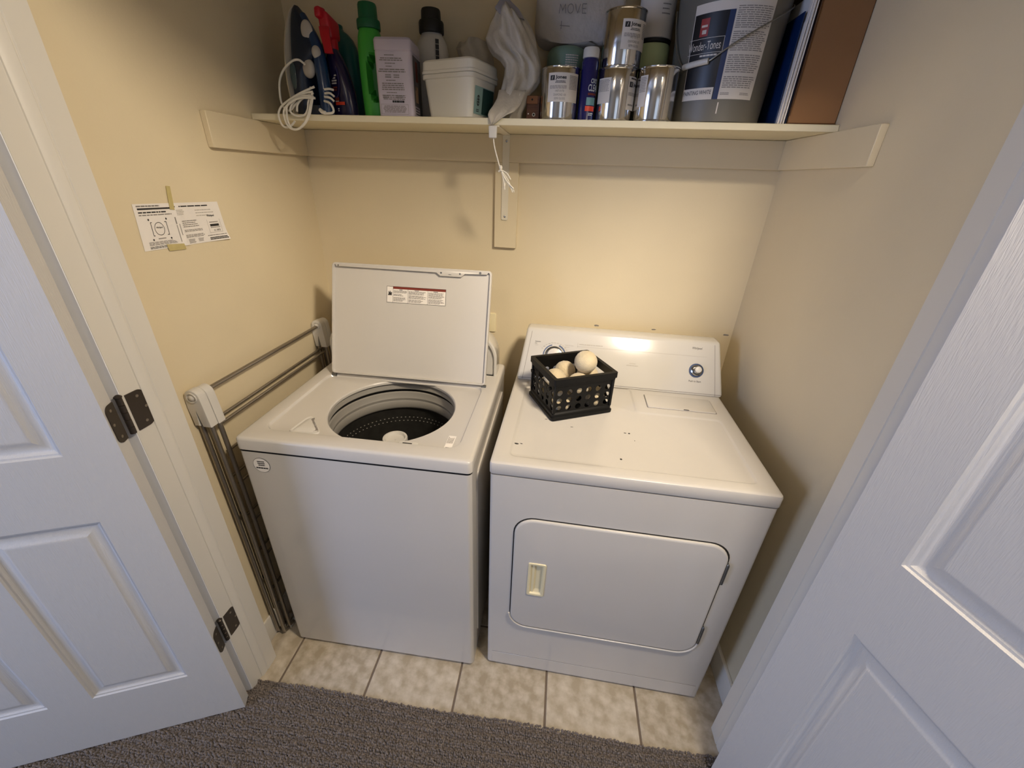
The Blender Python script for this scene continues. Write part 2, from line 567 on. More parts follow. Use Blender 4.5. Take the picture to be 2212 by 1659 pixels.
# jambs, casings
def prof_extrude(bm, poly, z0, z1, mi=0):
    a = [bm.verts.new((p[0], p[1], z0)) for p in poly]
    b = [bm.verts.new((p[0], p[1], z1)) for p in poly]
    n = len(poly)
    bm.faces.new(list(reversed(a))); bm.faces.new(b)
    for i in range(n): bm.faces.new((a[i], a[(i + 1) % n], b[(i + 1) % n], b[i]))
for nm, s, lab in (('trim_1', -1, 'white painted left door jamb with stop, holding two hinges'), ('trim_2', 1, 'white painted right door jamb with stop beside the dryer')):
    J = 0.771
    bm = NB()
    prof_extrude(bm, [(s * (J + 0.016), YF), (s * J, YF), (s * J, YJ), (s * (J + 0.016), YJ)], 0, HD)
    jo = struct(nm, bm, TRIM, lab)
    bm = NB()   # door stop strip on the jamb: bead, groove and flat
    prof_extrude(bm, [(s * J, -0.163), (s * (J - 0.003), -0.1625), (s * (J - 0.0062), -0.157), (s * (J - 0.0075), -0.142), (s * (J - 0.0062), -0.1405), (s * (J - 0.0062), -0.1385), (s * (J - 0.0085), -0.137), (s * (J - 0.0085), YJ), (s * J, YJ)], 0.0005, HD)
    obj('stop_strip', bm, TRIM, jo, smooth=30)
bm = NB(); bx(bm, -0.787, 0.787, YF, YJ, HD, HD + 0.016)
struct('trim_3', bm, TRIM, 'head jamb over the closet opening')
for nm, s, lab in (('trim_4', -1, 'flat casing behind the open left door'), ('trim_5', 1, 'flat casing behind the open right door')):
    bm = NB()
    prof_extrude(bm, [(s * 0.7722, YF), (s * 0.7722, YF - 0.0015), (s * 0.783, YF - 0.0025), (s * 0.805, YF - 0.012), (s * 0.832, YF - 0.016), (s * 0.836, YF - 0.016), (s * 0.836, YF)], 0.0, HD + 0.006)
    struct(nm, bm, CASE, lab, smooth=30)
bm = NB(); bx(bm, -0.836, 0.836, YF - 0.015, YF, HD + 0.006, HD + 0.066)
struct('trim_6', bm, TRIM, 'casing across the top of the opening')
# baseboards
for nm, x0, x1, y0, y1, lab in (('baseboard_left', XL, XL + 0.009, YJ, YB, 'white baseboard along the left closet wall behind the rack'), ('baseboard_right', XR - 0.013, XR, YJ, YB, 'shaded baseboard along the right closet wall'), ('baseboard_back', XL + 0.013, XR - 0.013, YB - 0.012, YB, 'baseboard along the back closet wall')):
    bm = NB(); bx(bm, x0, x1, y0, y1, 0.0006, 0.106, 0.003, 2)
    struct(nm, bm, TRIM, lab)
# cleats that carry the shelf (painted like the wall)
SZ = 1.7165
bm = NB(); bx(bm, XL, XR, YB - 0.017, YB, 1.632, SZ, 0.0015, 1)
struct('trim_7', bm, WALL, 'painted cleat board along the back wall under the shelf')
bm = NB(); bx(bm, XL, XL + 0.017, 0.288, YB - 0.017, 1.632, SZ, 0.0015, 1)
struct('trim_8', bm, WALL, 'painted cleat board on the left wall under the shelf end')
bm = NB(); bx(bm, XR - 0.017, XR, 0.295, YB - 0.017, 1.632, SZ, 0.0015, 1)
struct('trim_9', bm, WALL, 'painted cleat board on the right wall under the shelf end')
bm = NB(); bx(bm, -0.114, -0.030, YB - 0.017, YB, 1.347, 1.632, 0.0015, 1)
struct('trim_10', bm, WALL, 'short upright board below the shelf backing the bracket')

# ------------------------------------------------------------------ doors
def door(name, P0, ang, side, lab):
    """moulded six panel door; local x along the door from the hinge edge, visible face at local y=0"""
    t = 0.035 * side
    W_, Z0, Z1 = 0.76, 0.011, 2.045
    xs = [0, 0.100, 0.332, 0.433, 0.662, W_]
    zs = [Z0, 0.236, 0.855, 1.038, 1.655, 1.76, 1.945, Z1]
    bm = NB()
    hole = lambda i, k: i in (1, 3) and k in (1, 3, 5)
    grid = {}
    def gv(i, k):
        if (i, k) not in grid: grid[(i, k)] = bm.verts.new((xs[i], 0, zs[k]))
        return grid[(i, k)]
    for i in range(5):
        for k in range(7):
            if not hole(i, k):
                bm.faces.new((gv(i, k), gv(i + 1, k), gv(i + 1, k + 1), gv(i, k + 1)))
    bk = [bm.verts.new((x, t, z)) for x, z in ((0, Z0), (W_, Z0), (W_, Z1), (0, Z1))]
    bm.faces.new(bk)
    bot = [gv(i, 0) for i in range(6)]; top = [gv(i, 7) for i in range(6)]
    lf = [gv(0, k) for k in range(8)]; rg = [gv(5, k) for k in range(8)]
    bm.faces.new(bot + [bk[1], bk[0]]); bm.faces.new(top + [bk[2], bk[3]])
    bm.faces.new(lf + [bk[3], bk[0]]); bm.faces.new(rg + [bk[2], bk[1]])
    bmesh.ops.recalc_face_normals(bm, faces=bm.faces)
    me = bpy.data.meshes.new(name); bm.to_mesh(me); bm.free(); me.materials.append(DOORP)
    d = bpy.data.objects.new(name, me)
    d.location = (P0[0], P0[1], 0); d.rotation_euler = (0, 0, ang)
    COL.objects.link(d)
    WM[d.name] = Matrix.Translation((P0[0], P0[1], 0)) @ Matrix.Rotation(ang, 4, 'Z')
    d['kind'] = 'structure'; d['label'] = lab; d['category'] = 'door'
    s = side
    prof = [(0, 0), (0.003, 0.0035), (0.007, 0.0045), (0.010, 0.0075), (0.015, 0.0095), (0.021, 0.0095), (0.026, 0.0082), (0.037, 0.0035), (0.041, 0.0022), (0.044, 0.0022)]
    for i in (1, 3):
        for k in (1, 3, 5):
            bm = NB()
            rl = []
            for a, dp in prof:
                rl.append([V(xs[i] + a, dp * s, zs[k] + a), V(xs[i + 1] - a, dp * s, zs[k] + a), V(xs[i + 1] - a, dp * s, zs[k + 1] - a), V(xs[i] + a, dp * s, zs[k + 1] - a)])
            rings(bm, rl, True, False, True)
            obj('panel', bm, DOORP, d, local=True, smooth=25)
    return d
LP = (-0.757, -0.2605)
door_l = door('door_1', LP, -R(157), -1, 'open white six-panel closet door on the left, dark hinges showing')
door_r = door('door_2', (0.710, -0.225), -R(74), 1, 'open white six-panel closet door on the right in bluish light')

def hinge(parent, z0, z1, leafs, pin):
    """leafs: (origin, U, outward normal) - each a rounded plate running from the pin"""
    bm = NB()
    for (O, U, N, wd) in leafs:
        O = Vector(O); U = Vector(U).normalized()
        h = z1 - z0; r = 0.0155
        pts = [(0, 0), (wd - r, 0)] + [(wd - r + r * math.sin(a), r - r * math.cos(a)) for a in [R(15 * i) for i in range(1, 7)]] + [(wd - r + r * math.cos(a), h - r + r * math.sin(a)) for a in [R(15 * i) for i in range(0, 7)]] + [(0, h)]
        prism(bm, pts, O, U, (0, 0, 1), 0.0022, N=N)
    h = (z1 - z0) / 5
    for k in range(5):
        lathe(bm, [(0.0055, 0.0004), (0.0062, 0.001), (0.0062, h - 0.001), (0.0055, h - 0.0004)], (pin[0], pin[1], z0 + k * h), 14)
    ho = obj('hinge', bm, BRONZE, parent, smooth=30, label='dark bronze butt hinge')
    bm = NB()
    lathe(bm, [(0.003, -0.002), (0.0075, 0.0005), (0.0075, 0.003), (0.004, 0.006), (0.0008, 0.0072)], (pin[0], pin[1], z1), 14)
    obj('hinge_pin', bm, BRONZE, ho, smooth=30)
    for (O, U, N, wd) in leafs:
        O = Vector(O); U = Vector(U).normalized(); N = Vector(N).normalized()
        for du, dz in ((0.55, 0.16), (0.80, 0.52), (0.55, 0.86)):
            bm = NB()
            c = O + U * (wd * du) + V(0, 0, (z1 - z0) * dz) + N * 0.0022
            a, b = U, V(0, 0, 1)
            prism(bm, [(0.0034 * math.cos(t), 0.0034 * math.sin(t)) for t in [2 * PI * q / 10 for q in range(10)]], c, a, b, 0.0008, N=N)
            obj('screw', bm, SCREW, ho)
dl = Vector((math.cos(-R(157)), math.sin(-R(157)), 0))
nl = Vector((-dl.y, dl.x, 0))            # local +y, towards the camera
for z0, z1 in ((1.048, 1.138), (0.293, 0.383)):
    edge = Vector((LP[0], LP[1], 0)) - nl * 0.035
    hinge(door_l, z0, z1, [((-0.771, -0.200, z0), (0, 1, 0), (1, 0, 0), 0.042), (edge - dl * 0.0005 + V(0, 0, z0) + nl * 0.001, nl, -dl, 0.030)], (-0.7725, -0.2115))
for z0, z1 in ((1.048, 1.138), (0.300, 0.390)):
    hinge(door_r, z0, z1, [((0.771, -0.200, z0), (0, 1, 0), (-1, 0, 0), 0.040)], (0.7555, -0.2155))

# ------------------------------------------------------------------ washer (local frame: front left floor corner)
WX, WY = -0.718, -0.023
WW, WD, WZ = 0.676, 0.650, 0.919
washer = thing('washing_machine', 'white top-load washing machine with its lid standing open', 'washing machine', (WX, WY, 0))
bm = NB()
rl = []
pts = rrect(0.002, WW - 0.002, 0.0, WD, 0.014, 5)
rings(bm, [[V(p[0], p[1], z) for p in pts] for z in (0.016, 0.8735)], True, True, False)
obj('cabinet', bm, ENAM, washer, local=True)
for sx in (0.0, 1.0):   # embossed side panels
    bm = NB()
    x = 0.002 if sx == 0 else WW - 0.002
    sg = -1 if sx == 0 else 1
    pr = rrect(0.07, WD - 0.05, 0.09, 0.83, 0.03, 5)
    prism(bm, pr, (x, 0, 0), (0, 1, 0), (0, 0, 1), 0.004, 0.003, 2, N=(sg, 0, 0))
    obj('side_panel', bm, ENAM, washer, local=True)
for fx in (0.05, WW - 0.05):
    for fy in (0.06, WD - 0.06):
        bm = NB(); lathe(bm, [(0.022, 0.0002), (0.024, 0.003), (0.012, 0.008), (0.012, 0.020)], (fx, fy, 0), 16)
        obj('leveling_foot', bm, GASK, washer, local=True)
# top deck with the round opening
def poly_hit(poly, cx, cy, a):
    dx, dy = math.cos(a), math.sin(a)
    best = None
    n = len(poly)
    for i in range(n):
        x1, y1 = poly[i]; x2, y2 = poly[(i + 1) % n]
        ex, ey = x2 - x1, y2 - y1
        den = dx * ey - dy * ex
        if abs(den) < 1e-12: continue
        t = ((x1 - cx) * ey - (y1 - cy) * ex) / den
        u = ((x1 - cx) * dy - (y1 - cy) * dx) / den
        if t > 0 and -1e-9 <= u <= 1 + 1e-9 and (best is None or t > best): best = t
    return (cx + dx * best, cy + dy * best)
HC = (0.363, 0.252); HR = 0.198
angs = sorted(set([2 * PI * i / 180 for i in range(180)] + [math.atan2(y - HC[1], x - HC[0]) % (2 * PI) for x, y in rrect(0, WW, -0.001, WD, 0.014, 4)]))
def ringat(poly, z): return [V(*poly_hit(poly, HC[0], HC[1], a), z) for a in angs]
def circat(r, z): return [V(HC[0] + r * math.cos(a), HC[1] + r * math.sin(a), z) for a in angs]
bm = NB()
ri = lambda d, r: rrect(0.046 + d, 0.628 - d, 0.052 + d, 0.44 - d, r, 6)
ro = lambda d: rrect(0 + d, WW - d, -0.001 + d, WD - d, 0.014, 4)
rl = [circat(HR + 0.006, 0.893), circat(HR, 0.896), circat(HR, 0.9035), circat(HR + 0.003, 0.9072), circat(HR + 0.006, 0.908), ringat(ri(0.012, 0.03), 0.908), ringat(ri(0.006, 0.034), 0.910), ringat(ri(0.002, 0.037), 0.9175), ringat(ri(-0.002, 0.04), 0.919), ringat(ro(0.010), 0.919), ringat(ro(0.005), 0.9178), ringat(ro(0.0015), 0.9145), ringat(ro(0), 0.910), ringat(ro(0), 0.880), ringat(ro(0.002), 0.8775), ringat(ro(0.006), 0.8765)]
rings(bm, rl, True)
top = obj('top_deck', bm, ENAM, washer, local=True, smooth=30)
bm = NB(); rings(bm, [[V(p[0], p[1], z) for p in rrect(0.006 + d, WW - 0.006 - d, 0.003 + d, WD - 0.004 - d, 0.01, 4)] for d, z in ((0.006, 0.870), (0, 0.870), (0, 0.878), (0.006, 0.878))], True)
obj('deck_seam', bm, GASK, washer, local=True)
# tub
bm = NB()
lathe(bm, [(0.207, 0.893), (0.207, 0.886), (0.203, 0.884), (0.200, 0.874), (0.203, 0.870)], (HC[0], HC[1], 0), 72, False, False)
tub = obj('tub_ring', bm, TUBG, washer, local=True, smooth=30)
bm = NB()
lathe(bm, [(0.206, 0.870), (0.216, 0.868), (0.216, 0.858), (0.206, 0.856)], (HC[0], HC[1], 0), 72, False, False)
obj('tub_gap', bm, GASK, washer, local=True)
bm = NB()
lathe(bm, [(0.207, 0.860), (0.203, 0.857), (0.2, 0.842), (0.197, 0.836), (0.199, 0.826), (0.196, 0.820), (0.196, 0.800), (0.200, 0.792), (0.206, 0.788)], (HC[0], HC[1], 0), 72, False, False)
obj('balance_ring', bm, TUBG, washer, local=True, smooth=35)
bm = NB()
lathe(bm, [(0.209, 0.790), (0.211, 0.76), (0.213, 0.50), (0.205, 0.475), (0.10, 0.465), (0.001, 0.47)], (HC[0], HC[1], 0), 72, False, False)
basket = obj('wash_basket', bm, TUBD, washer, local=True, smooth=35)
bm = NB()
for row, z in ((0, 0.745), (1, 0.730)):
    for k in range(84):
        a = 2 * PI * (k + 0.5 * row) / 84
        c = V(HC[0] + 0.2105 * math.cos(a), HC[1] + 0.2105 * math.sin(a), z)
        tg = V(-math.sin(a), math.cos(a), 0)
        prism(bm, [(0.0028 * math.cos(t), 0.0016 * math.sin(t)) for t in [2 * PI * q / 6 for q in range(6)]], c, tg, (0, 0, 1), 0.0012, N=(-math.cos(a), -math.sin(a), 0))
po = obj('drain_holes', bm, TUBG, washer, local=True, smooth=0)
po['kind'] = 'stuff'
bm = NB()
lathe(bm, [(0.085, 0.47), (0.060, 0.52), (0.044, 0.60), (0.040, 0.70), (0.041, 0.768), (0.0415, 0.790), (0.040, 0.7945), (0.034, 0.7945), (0.030, 0.786), (0.012, 0.784), (0.001, 0.784)], (HC[0] - 0.004, HC[1] - 0.004, 0), 40, True, False)
obj('agitator', bm, PLASW, washer, local=True)
for k in range(4):
    bm = NB()
    a = PI / 2 * k + 0.5
    for zz in range(1):
        d = V(math.cos(a), math.sin(a), 0); tg = V(-math.sin(a), math.cos(a), 0)
        c = V(HC[0], HC[1], 0)
        hull8(bm, [c + d * 0.03 - tg * 0.006 + V(0, 0, 0.48), c + d * 0.13 - tg * 0.006 + V(0, 0, 0.48), c + d * 0.13 + tg * 0.006 + V(0, 0, 0.48), c + d * 0.03 + tg * 0.006 + V(0, 0, 0.48),
                   c + d * 0.03 - tg * 0.004 + V(0, 0, 0.66), c + d * 0.05 - tg * 0.004 + V(0, 0, 0.64), c + d * 0.05 + tg * 0.004 + V(0, 0, 0.64), c + d * 0.03 + tg * 0.004 + V(0, 0, 0.66)], 0.002, 2)
    obj('agitator_fin', bm, PLASW, washer, local=True)
# bleach dispenser cup: rounded triangle with a raised rim and a sunken pour slot
def rtri(pts, r, n=5):
    out = []
    m = len(pts)
    for i in range(m):
        p = Vector(pts[i]); a = (Vector(pts[i - 1]) - p).normalized(); b = (Vector(pts[(i + 1) % m]) - p).normalized()
        ang = a.angle(b); d = r / math.tan(ang / 2)
        s_, e_ = p + a * d, p + b * d
        for k in range(n + 1):
            t = k / n
            out.append((s_ * (1 - t) ** 2 + p * 2 * t * (1 - t) + e_ * t * t))
    return [(q.x, q.y) for q in out]
tri = [(0.119, 0.060), (0.222, 0.066), (0.133, 0.166)]
cxy = Vector((0.158, 0.097))
def shr(poly, k): return [((p[0] - cxy.x) * k + cxy.x, (p[1] - cxy.y) * k + cxy.y) for p in poly]
tp = rtri(tri, 0.014)
bm = NB()
rings(bm, [[V(*p, 0.9075) for p in tp], [V(*p, 0.9105) for p in shr(tp, 0.99)], [V(*p, 0.9122) for p in shr(tp, 0.95)], [V(*p, 0.9118) for p in shr(tp, 0.88)], [V(*p, 0.9095) for p in shr(tp, 0.82)], [V(*p, 0.9145) for p in shr(tp, 0.62)], [V(*p, 0.9165) for p in shr(tp, 0.3)]], True, False, True)
disp = obj('bleach_dispenser', bm, PLASW, washer, local=True)
bm = NB()
sl = [(0.150, 0.138), (0.160, 0.118), (0.175, 0.098), (0.196, 0.078)]
for a, b in zip(sl[:-1], sl[1:]):
    quad(bm, V(a[0] + 0.002, a[1] - 0.002, 0.9135), V(b[0] - 0.004, b[1] - 0.004, 0.9120), V(b[0] + 0.006, b[1] + 0.004, 0.9125), V(a[0] + 0.008, a[1] + 0.004, 0.9135))
obj('pour_slot', bm, GREYINK, disp, local=True)
# lid latch strike socket
bm = NB(); prism(bm, rrect(0.452, 0.508, 0.053, 0.075, 0.006, 4), (0, 0, 0.9078), (1, 0, 0), (0, 1, 0), 0.0022, 0.001, 2)
lt = obj('latch_plate', bm, PLASW, washer, local=True)
bm = NB(); bx(bm, 0.463, 0.482, 0.060, 0.068, 0.9100, 0.9104); bx(bm, 0.482, 0.490, 0.062, 0.068, 0.9100, 0.9104)
obj('latch_slot', bm, GASK, lt, local=True)
# rating sticker on the deck
bm = NB()
O, U = V(0.607, 0.060, 0.9083), V(0, 1, 0)
pp = plane_place((0.596, 0.058, 0.9084), (0, 1, 0), (-1, 0, 0))
pquad(bm, pp, 0, 0.068, -0.008, 0.014, 0)
pp2 = plane_place((0.596, 0.058, 0.9088), (0, 1, 0), (-1, 0, 0))
pquad(bm, pp2, 0.002, 0.010, -0.006, 0.010, 1)
lines(bm, pp2, 0.03, 0.064, 0.012, -0.006, 5, 0.5, 2, 4)
obj('rating_sticker', bm, [PAPER, INK, GREYINK], washer, local=True, recalc=False)
# round service sticker on the front
pf = lambda l: plane_place((0.063, -0.0005, 0.830), (1, 0, 0), (0, 0, 1), l)
bm = NB()
for r_, l, mi in ((0.0255, 0.0003, 1), (0.0245, 0.0006, 0)):
    p = pf(l)
    f = bm.faces.new([bm.verts.new(p(r_ * math.cos(2 * PI * k / 36), r_ * math.sin(2 * PI * k / 36))) for k in range(36)]); f.material_index = mi
p = pf(0.0009)
lines(bm, p, -0.013, 0.013, 0.0145, -0.0045, 3, 0.55, 1, 11, 0.35, True)
lines(bm, p, -0.019, 0.019, -0.0075, -0.013, 1, 0.8, 1, 5, 0.05, True)
obj('round_sticker', bm, [PAPER, INK], washer, local=True, recalc=False)
# control console behind the lid
bm = NB()
def conpoly(d, r=0.095):
    x0, x1, z0, z1 = 0.010 + d, WW - 0.018 - d, 0.919, 1.085 - d
    o = [(x0, z0)]
    o += [(x1, z0)]
    o += [(x1 - r + r * math.cos(a), z1 - r + r * math.sin(a)) for a in [R(9 * i) for i in range(11)]]
    o += [(x0 + r + r * math.cos(a), z1 - r + r * math.sin(a)) for a in [R(90 + 9 * i) for i in range(11)]]
    return o
ys = [(0.536, 0.012, 0), (0.531, 0.012, 0), (0.527, 0.009, 0), (0.527, 0.004, 0), (0.531, 0.0, 0), (0.60, 0.0, 0), (0.632, 0.010, 0), (0.640, 0.03, 0)]
rings(bm, [[V(x, y, z) for x, z in conpoly(d)] for y, d, _ in ys], True, True, True)
obj('control_console', bm, ENAMP, washer, local=True, smooth=35)
# lid, standing open
LB, LT = V(0, 0.432, 0.925), V(0, 0.553, 1.299)
lv = (LT - LB).normalized()
LL = (LT - LB).length
ln = V(1, 0, 0).cross(lv).normalized()           # faces the front
lx0, lx1 = 0.063, 0.634
LO = V(lx0, LB.y, LB.z)
lw = lx1 - lx0
LP3 = lambda x, t, d=0.0: LO + V(1, 0, 0) * x + lv * t + ln * d
bm = NB()
op = rrect(0, lw, 0, LL, 0.012, 4)
ip = lambda a, b, tp_: rrect(a, lw - a, b, LL - tp_, 0.008, 4)
rl = [[LP3(*p, -0.012) for p in rrect(0.004, lw - 0.004, 0.004, LL - 0.004, 0.012, 4)], [LP3(*p, -0.008) for p in op], [LP3(*p, 0.008) for p in op], [LP3(*p, 0.010) for p in rrect(0.002, lw - 0.002, 0.002, LL - 0.002, 0.012, 4)], [LP3(*p, 0.010) for p in ip(0.006, 0.005, 0.006)], [LP3(*p, 0.0) for p in ip(0.008, 0.007, 0.008)]]
rings(bm, rl, True, True, True)
lid = obj('lid', bm, ENAM, washer, local=True, smooth=30)
bm = NB()
sx = 0.391
poly = [(0.018, LL - 0.014), (sx - 0.012, LL - 0.014), (sx, LL - 0.026), (sx + 0.075, LL - 0.026), (sx + 0.087, LL - 0.014), (lw - 0.018, LL - 0.014), (lw - 0.010, LL - 0.004), (0.010, LL - 0.004)]
prism(bm, poly, LP3(0, 0, 0.0), (1, 0, 0), lv, 0.0095, 0.0012, 2, N=ln)
obj('lid_strip', bm, ENAM, lid, local=True)
for x, t, r_ in ((0.024, LL - 0.010, 0.0026), (sx + 0.004, LL - 0.0155, 0.003), (sx + 0.070, LL - 0.0155, 0.003), (lw - 0.040, LL - 0.009, 0.0042)):
    bm = NB()
    prism(bm, [(r_ * math.cos(2 * PI * k / 12), r_ * math.sin(2 * PI * k / 12)) for k in range(12)], LP3(x, t, 0.0095), (1, 0, 0), lv, 0.0006, N=ln)
    obj('screw', bm, HINGM, lid, local=True)
bm = NB()
bx_ = [(sx + 0.030, LL - 0.021), (sx + 0.040, LL - 0.021), (sx + 0.040, LL - 0.0195), (sx + 0.030, LL - 0.0195)]
prism(bm, bx_, LP3(0, 0, 0.0095), (1, 0, 0), lv, 0.0004, N=ln)
obj('strike_slot', bm, HINGM, lid, local=True)
bm = NB()
lp = lambda l: (lambda x, y: LP3(0.201 + x, 0.268 + y, l))
pquad(bm, lp(0.0006), -0.0012, 0.2122, -0.0012, 0.0552, 1)
pquad(bm, lp(0.0009), 0, 0.211, 0, 0.054, 0)
q = lp(0.0012)
pquad(bm, q, 0.022, 0.211, 0.0465, 0.054, 2)
for x in (0.0215, 0.076, 0.147): pquad(bm, q, x, x + 0.0008, 0, 0.054 if x < 0.03 else 0.0465, 1)
lines(bm, q, 0.024, 0.073, 0.041, 0.032, 3, 0.55, 3, 1, 0.15); lines(bm, q, 0.024, 0.073, 0.029, 0.021, 2, 0.55, 3, 2, 0.4); lines(bm, q, 0.024, 0.070, 0.018, 0.003, 5, 0.55, 3, 3, 0.3)
lines(bm, q, 0.079, 0.144, 0.041, 0.029, 4, 0.55, 3, 4, 0.2); lines(bm, q, 0.079, 0.144, 0.027, 0.015, 4, 0.55, 3, 5, 0.3); lines(bm, q, 0.079, 0.144, 0.013, 0.002, 4, 0.55, 3, 6, 0.4)
lines(bm, q, 0.150, 0.208, 0.041, 0.020, 7, 0.55, 3, 7, 0.2); lines(bm, q, 0.150, 0.208, 0.018, 0.002, 5, 0.55, 3, 8, 0.3)
for a, b in ((0.045, 0.058), (0.100, 0.118), (0.168, 0.186)): lines(bm, q, a, b, 0.045, 0.0425, 1, 0.8, 1, 9)
fl = [(0.003, 0.024), (0.018, 0.024), (0.017, 0.029), (0.0185, 0.033), (0.016, 0.036), (0.0145, 0.032), (0.0125, 0.038), (0.0135, 0.040), (0.010, 0.038), (0.010, 0.034), (0.0075, 0.036), (0.0085, 0.039), (0.0055, 0.037), (0.006, 0.030)]
f = bm.faces.new([bm.verts.new(q(*p)) for p in fl]); f.material_index = 1
obj('warning_label', bm, [PAPER, INK, REDINK, GREYINK], lid, local=True, recalc=False)
for x in (0.006, lw - 0.006):
    bm = NB(); tube(bm, [LP3(x - 0.008, -0.006, -0.002), LP3(x + 0.008, -0.006, -0.002)], 0.007, 12)
    obj('lid_hinge', bm, HINGM, lid, local=True)

# ------------------------------------------------------------------ dryer (local frame: front left floor corner)
dryer = thing('clothes_dryer', 'white front-load clothes dryer standing right of the washing machine', 'dryer', (0, 0, 0), -0.0208)
DW, DD, DZ = 0.737, 0.715, 0.9105
bm = NB()
pts = rrect(0.002, DW - 0.002, 0.0, DD, 0.010, 4)
rings(bm, [[V(p[0], p[1], z) for p in pts] for z in (0.012, 0.868)], True, True, True)
obj('cabinet', bm, ENAM, dryer, local=True)
for fx in (0.05, DW - 0.05):
    for fy in (0.05, DD - 0.06):
        bm = NB(); lathe(bm, [(0.02, 0.0002), (0.022, 0.003), (0.012, 0.007), (0.012, 0.016)], (fx, fy, 0), 16)
        obj('leveling_foot', bm, GASK, dryer, local=True)
bm = NB()      # toe panel, slightly sunk look by a ledge
bx(bm, 0.019, DW - 0.019, -0.0010, 0.002, 0.016, 0.0750, 0.0006, 1); bx(bm, 0.019, DW - 0.019, -0.0004, 0.002, 0.0750, 0.0766, 0, 1, 1)
obj('toe_panel', bm, [ENAM, GREYINK], dryer, local=True)
bm = NB(); bx(bm, 0.006, DW - 0.006, 0.004, DD - 0.004, 0.868, 0.8715)
obj('top_seam', bm, GASK, dryer, local=True)
# top with an embossed recess (an L shape around the lint door)
HC2 = (0.37, 0.20)
Lp = lambda d: [(0.044 + d, 0.034 + d), (0.693 - d, 0.034 + d), (0.693 - d, 0.356 - d), (0.429 - d, 0.356 - d), (0.429 - d, 0.52), (0.044 + d, 0.52)]
def roundpoly(p, r, n=6): return rtri(p, r, n)
bm = NB()
def ring2(poly, z): return [V(x, y, z) for x, y in poly]
oc = lambda d: rrect(d, DW - d, -0.002 + d, DD - d, 0.010, 4)
a_out = [(0.0, -0.002), (DW, -0.002), (DW, DD), (0, DD)]
rings(bm, [ring2(oc(0.006), 0.8715), ring2(oc(0.001), 0.8725), ring2(oc(0), 0.875), ring2(oc(0), 0.902), ring2(oc(0.0015), 0.907), ring2(oc(0.005), 0.9097), ring2(oc(0.010), DZ)], True)
# top face with recess hole
outer = [bm.verts.new(v) for v in ring2(oc(0.010), DZ)]
ringsL = [(0.000, DZ), (0.003, DZ - 0.0009), (0.006, DZ - 0.0032), (0.009, DZ - 0.0042)]
inn = [[bm.verts.new(V(x, y, z)) for x, y in roundpoly(Lp(d), 0.022 - d * 0.6)] for d, z in ringsL]
e1 = [bm.edges.new((outer[i], outer[(i + 1) % len(outer)])) for i in range(len(outer))]
e2 = [bm.edges.new((inn[0][i], inn[0][(i + 1) % len(inn[0])])) for i in range(len(inn[0]))]
bmesh.ops.triangle_fill(bm, use_beauty=True, use_dissolve=False, edges=e1 + e2, normal=(0, 0, 1))
n = len(inn[0])
for a, b in zip(inn[:-1], inn[1:]):
    for i in range(n): bm.faces.new((a[i], a[(i + 1) % n], b[(i + 1) % n], b[i]))
bm.faces.new(inn[-1])
dtop = obj('top_panel', bm, ENAM, dryer, local=True, smooth=30, merge=True)
# lint screen door
bm = NB(); prism(bm, rrect(0.4655, 0.6905, 0.389, 0.484, 0.004, 3), (0, 0, DZ - 0.0012), (1, 0, 0), (0, 1, 0), 0.0014)
obj('lint_door_gap', bm, GREYINK, dryer, local=True)
bm = NB(); prism(bm, rrect(0.468, 0.688, 0.3912, 0.484, 0.005, 3), (0, 0, DZ - 0.001), (1, 0, 0), (0, 1, 0), 0.0042, 0.0018, 2)
ld = obj('lint_door', bm, ENAM, dryer, local=True)
bm = NB(); prism(bm, [(0.583, 0.3905), (0.602, 0.3905), (0.600, 0.3945), (0.585, 0.3945)], (0, 0, DZ + 0.0030), (1, 0, 0), (0, 1, 0), 0.0004)
obj('finger_notch', bm, GASK, ld, local=True)
# chips and specks on the top
for x, y, s, e in ((0.351, 0.083, 0.0035, 1), (0.388, 0.219, 0.003, 1.3), (0.376, 0.220, 0.0016, 2.5), (0.400, 0.183, 0.0016, 1), (0.060, 0.101, 0.004, 1.6), (0.074, 0.104, 0.0018, 2.2), (0.135, 0.252, 0.001, 5), (0.215, 0.222, 0.0009, 5)):
    bm = NB()
    prism(bm, [(s * e * math.cos(t) * rnd.uniform(0.7, 1.2), s * math.sin(t) * rnd.uniform(0.7, 1.2)) for t in [2 * PI * k / 8 for k in range(8)]], (x, y, DZ - 0.0042), (1, 0, 0), (0, 1, 0), 0.0005)
    obj('paint_chip', bm, INK, dtop, local=True)
# console
bm = NB()
hull8(bm, [V(0.004, 0.511, DZ - 0.001), V(0.744, 0.511, DZ - 0.001), V(0.744, 0.700, DZ - 0.001), V(0.004, 0.700, DZ - 0.001), V(0.028, 0.607, 1.0840), V(0.722, 0.607, 1.0840), V(0.722, 0.668, 1.0840), V(0.028, 0.668, 1.0840)], 0.011, 4)
con = obj('control_console', bm, ENAMP, dryer, local=True)
cb, ct = V(0, 0.511, DZ - 0.001), V(0, 0.607, 1.0840)
cv = (ct - cb).normalized()
cn = V(1, 0, 0).cross(cv).normalized()
CP = lambda x, t, d=0.0: V(0, cb.y, cb.z) + V(1, 0, 0) * x + cv * t + cn * d
def con_t(z): return (z - cb.z) / cv.z
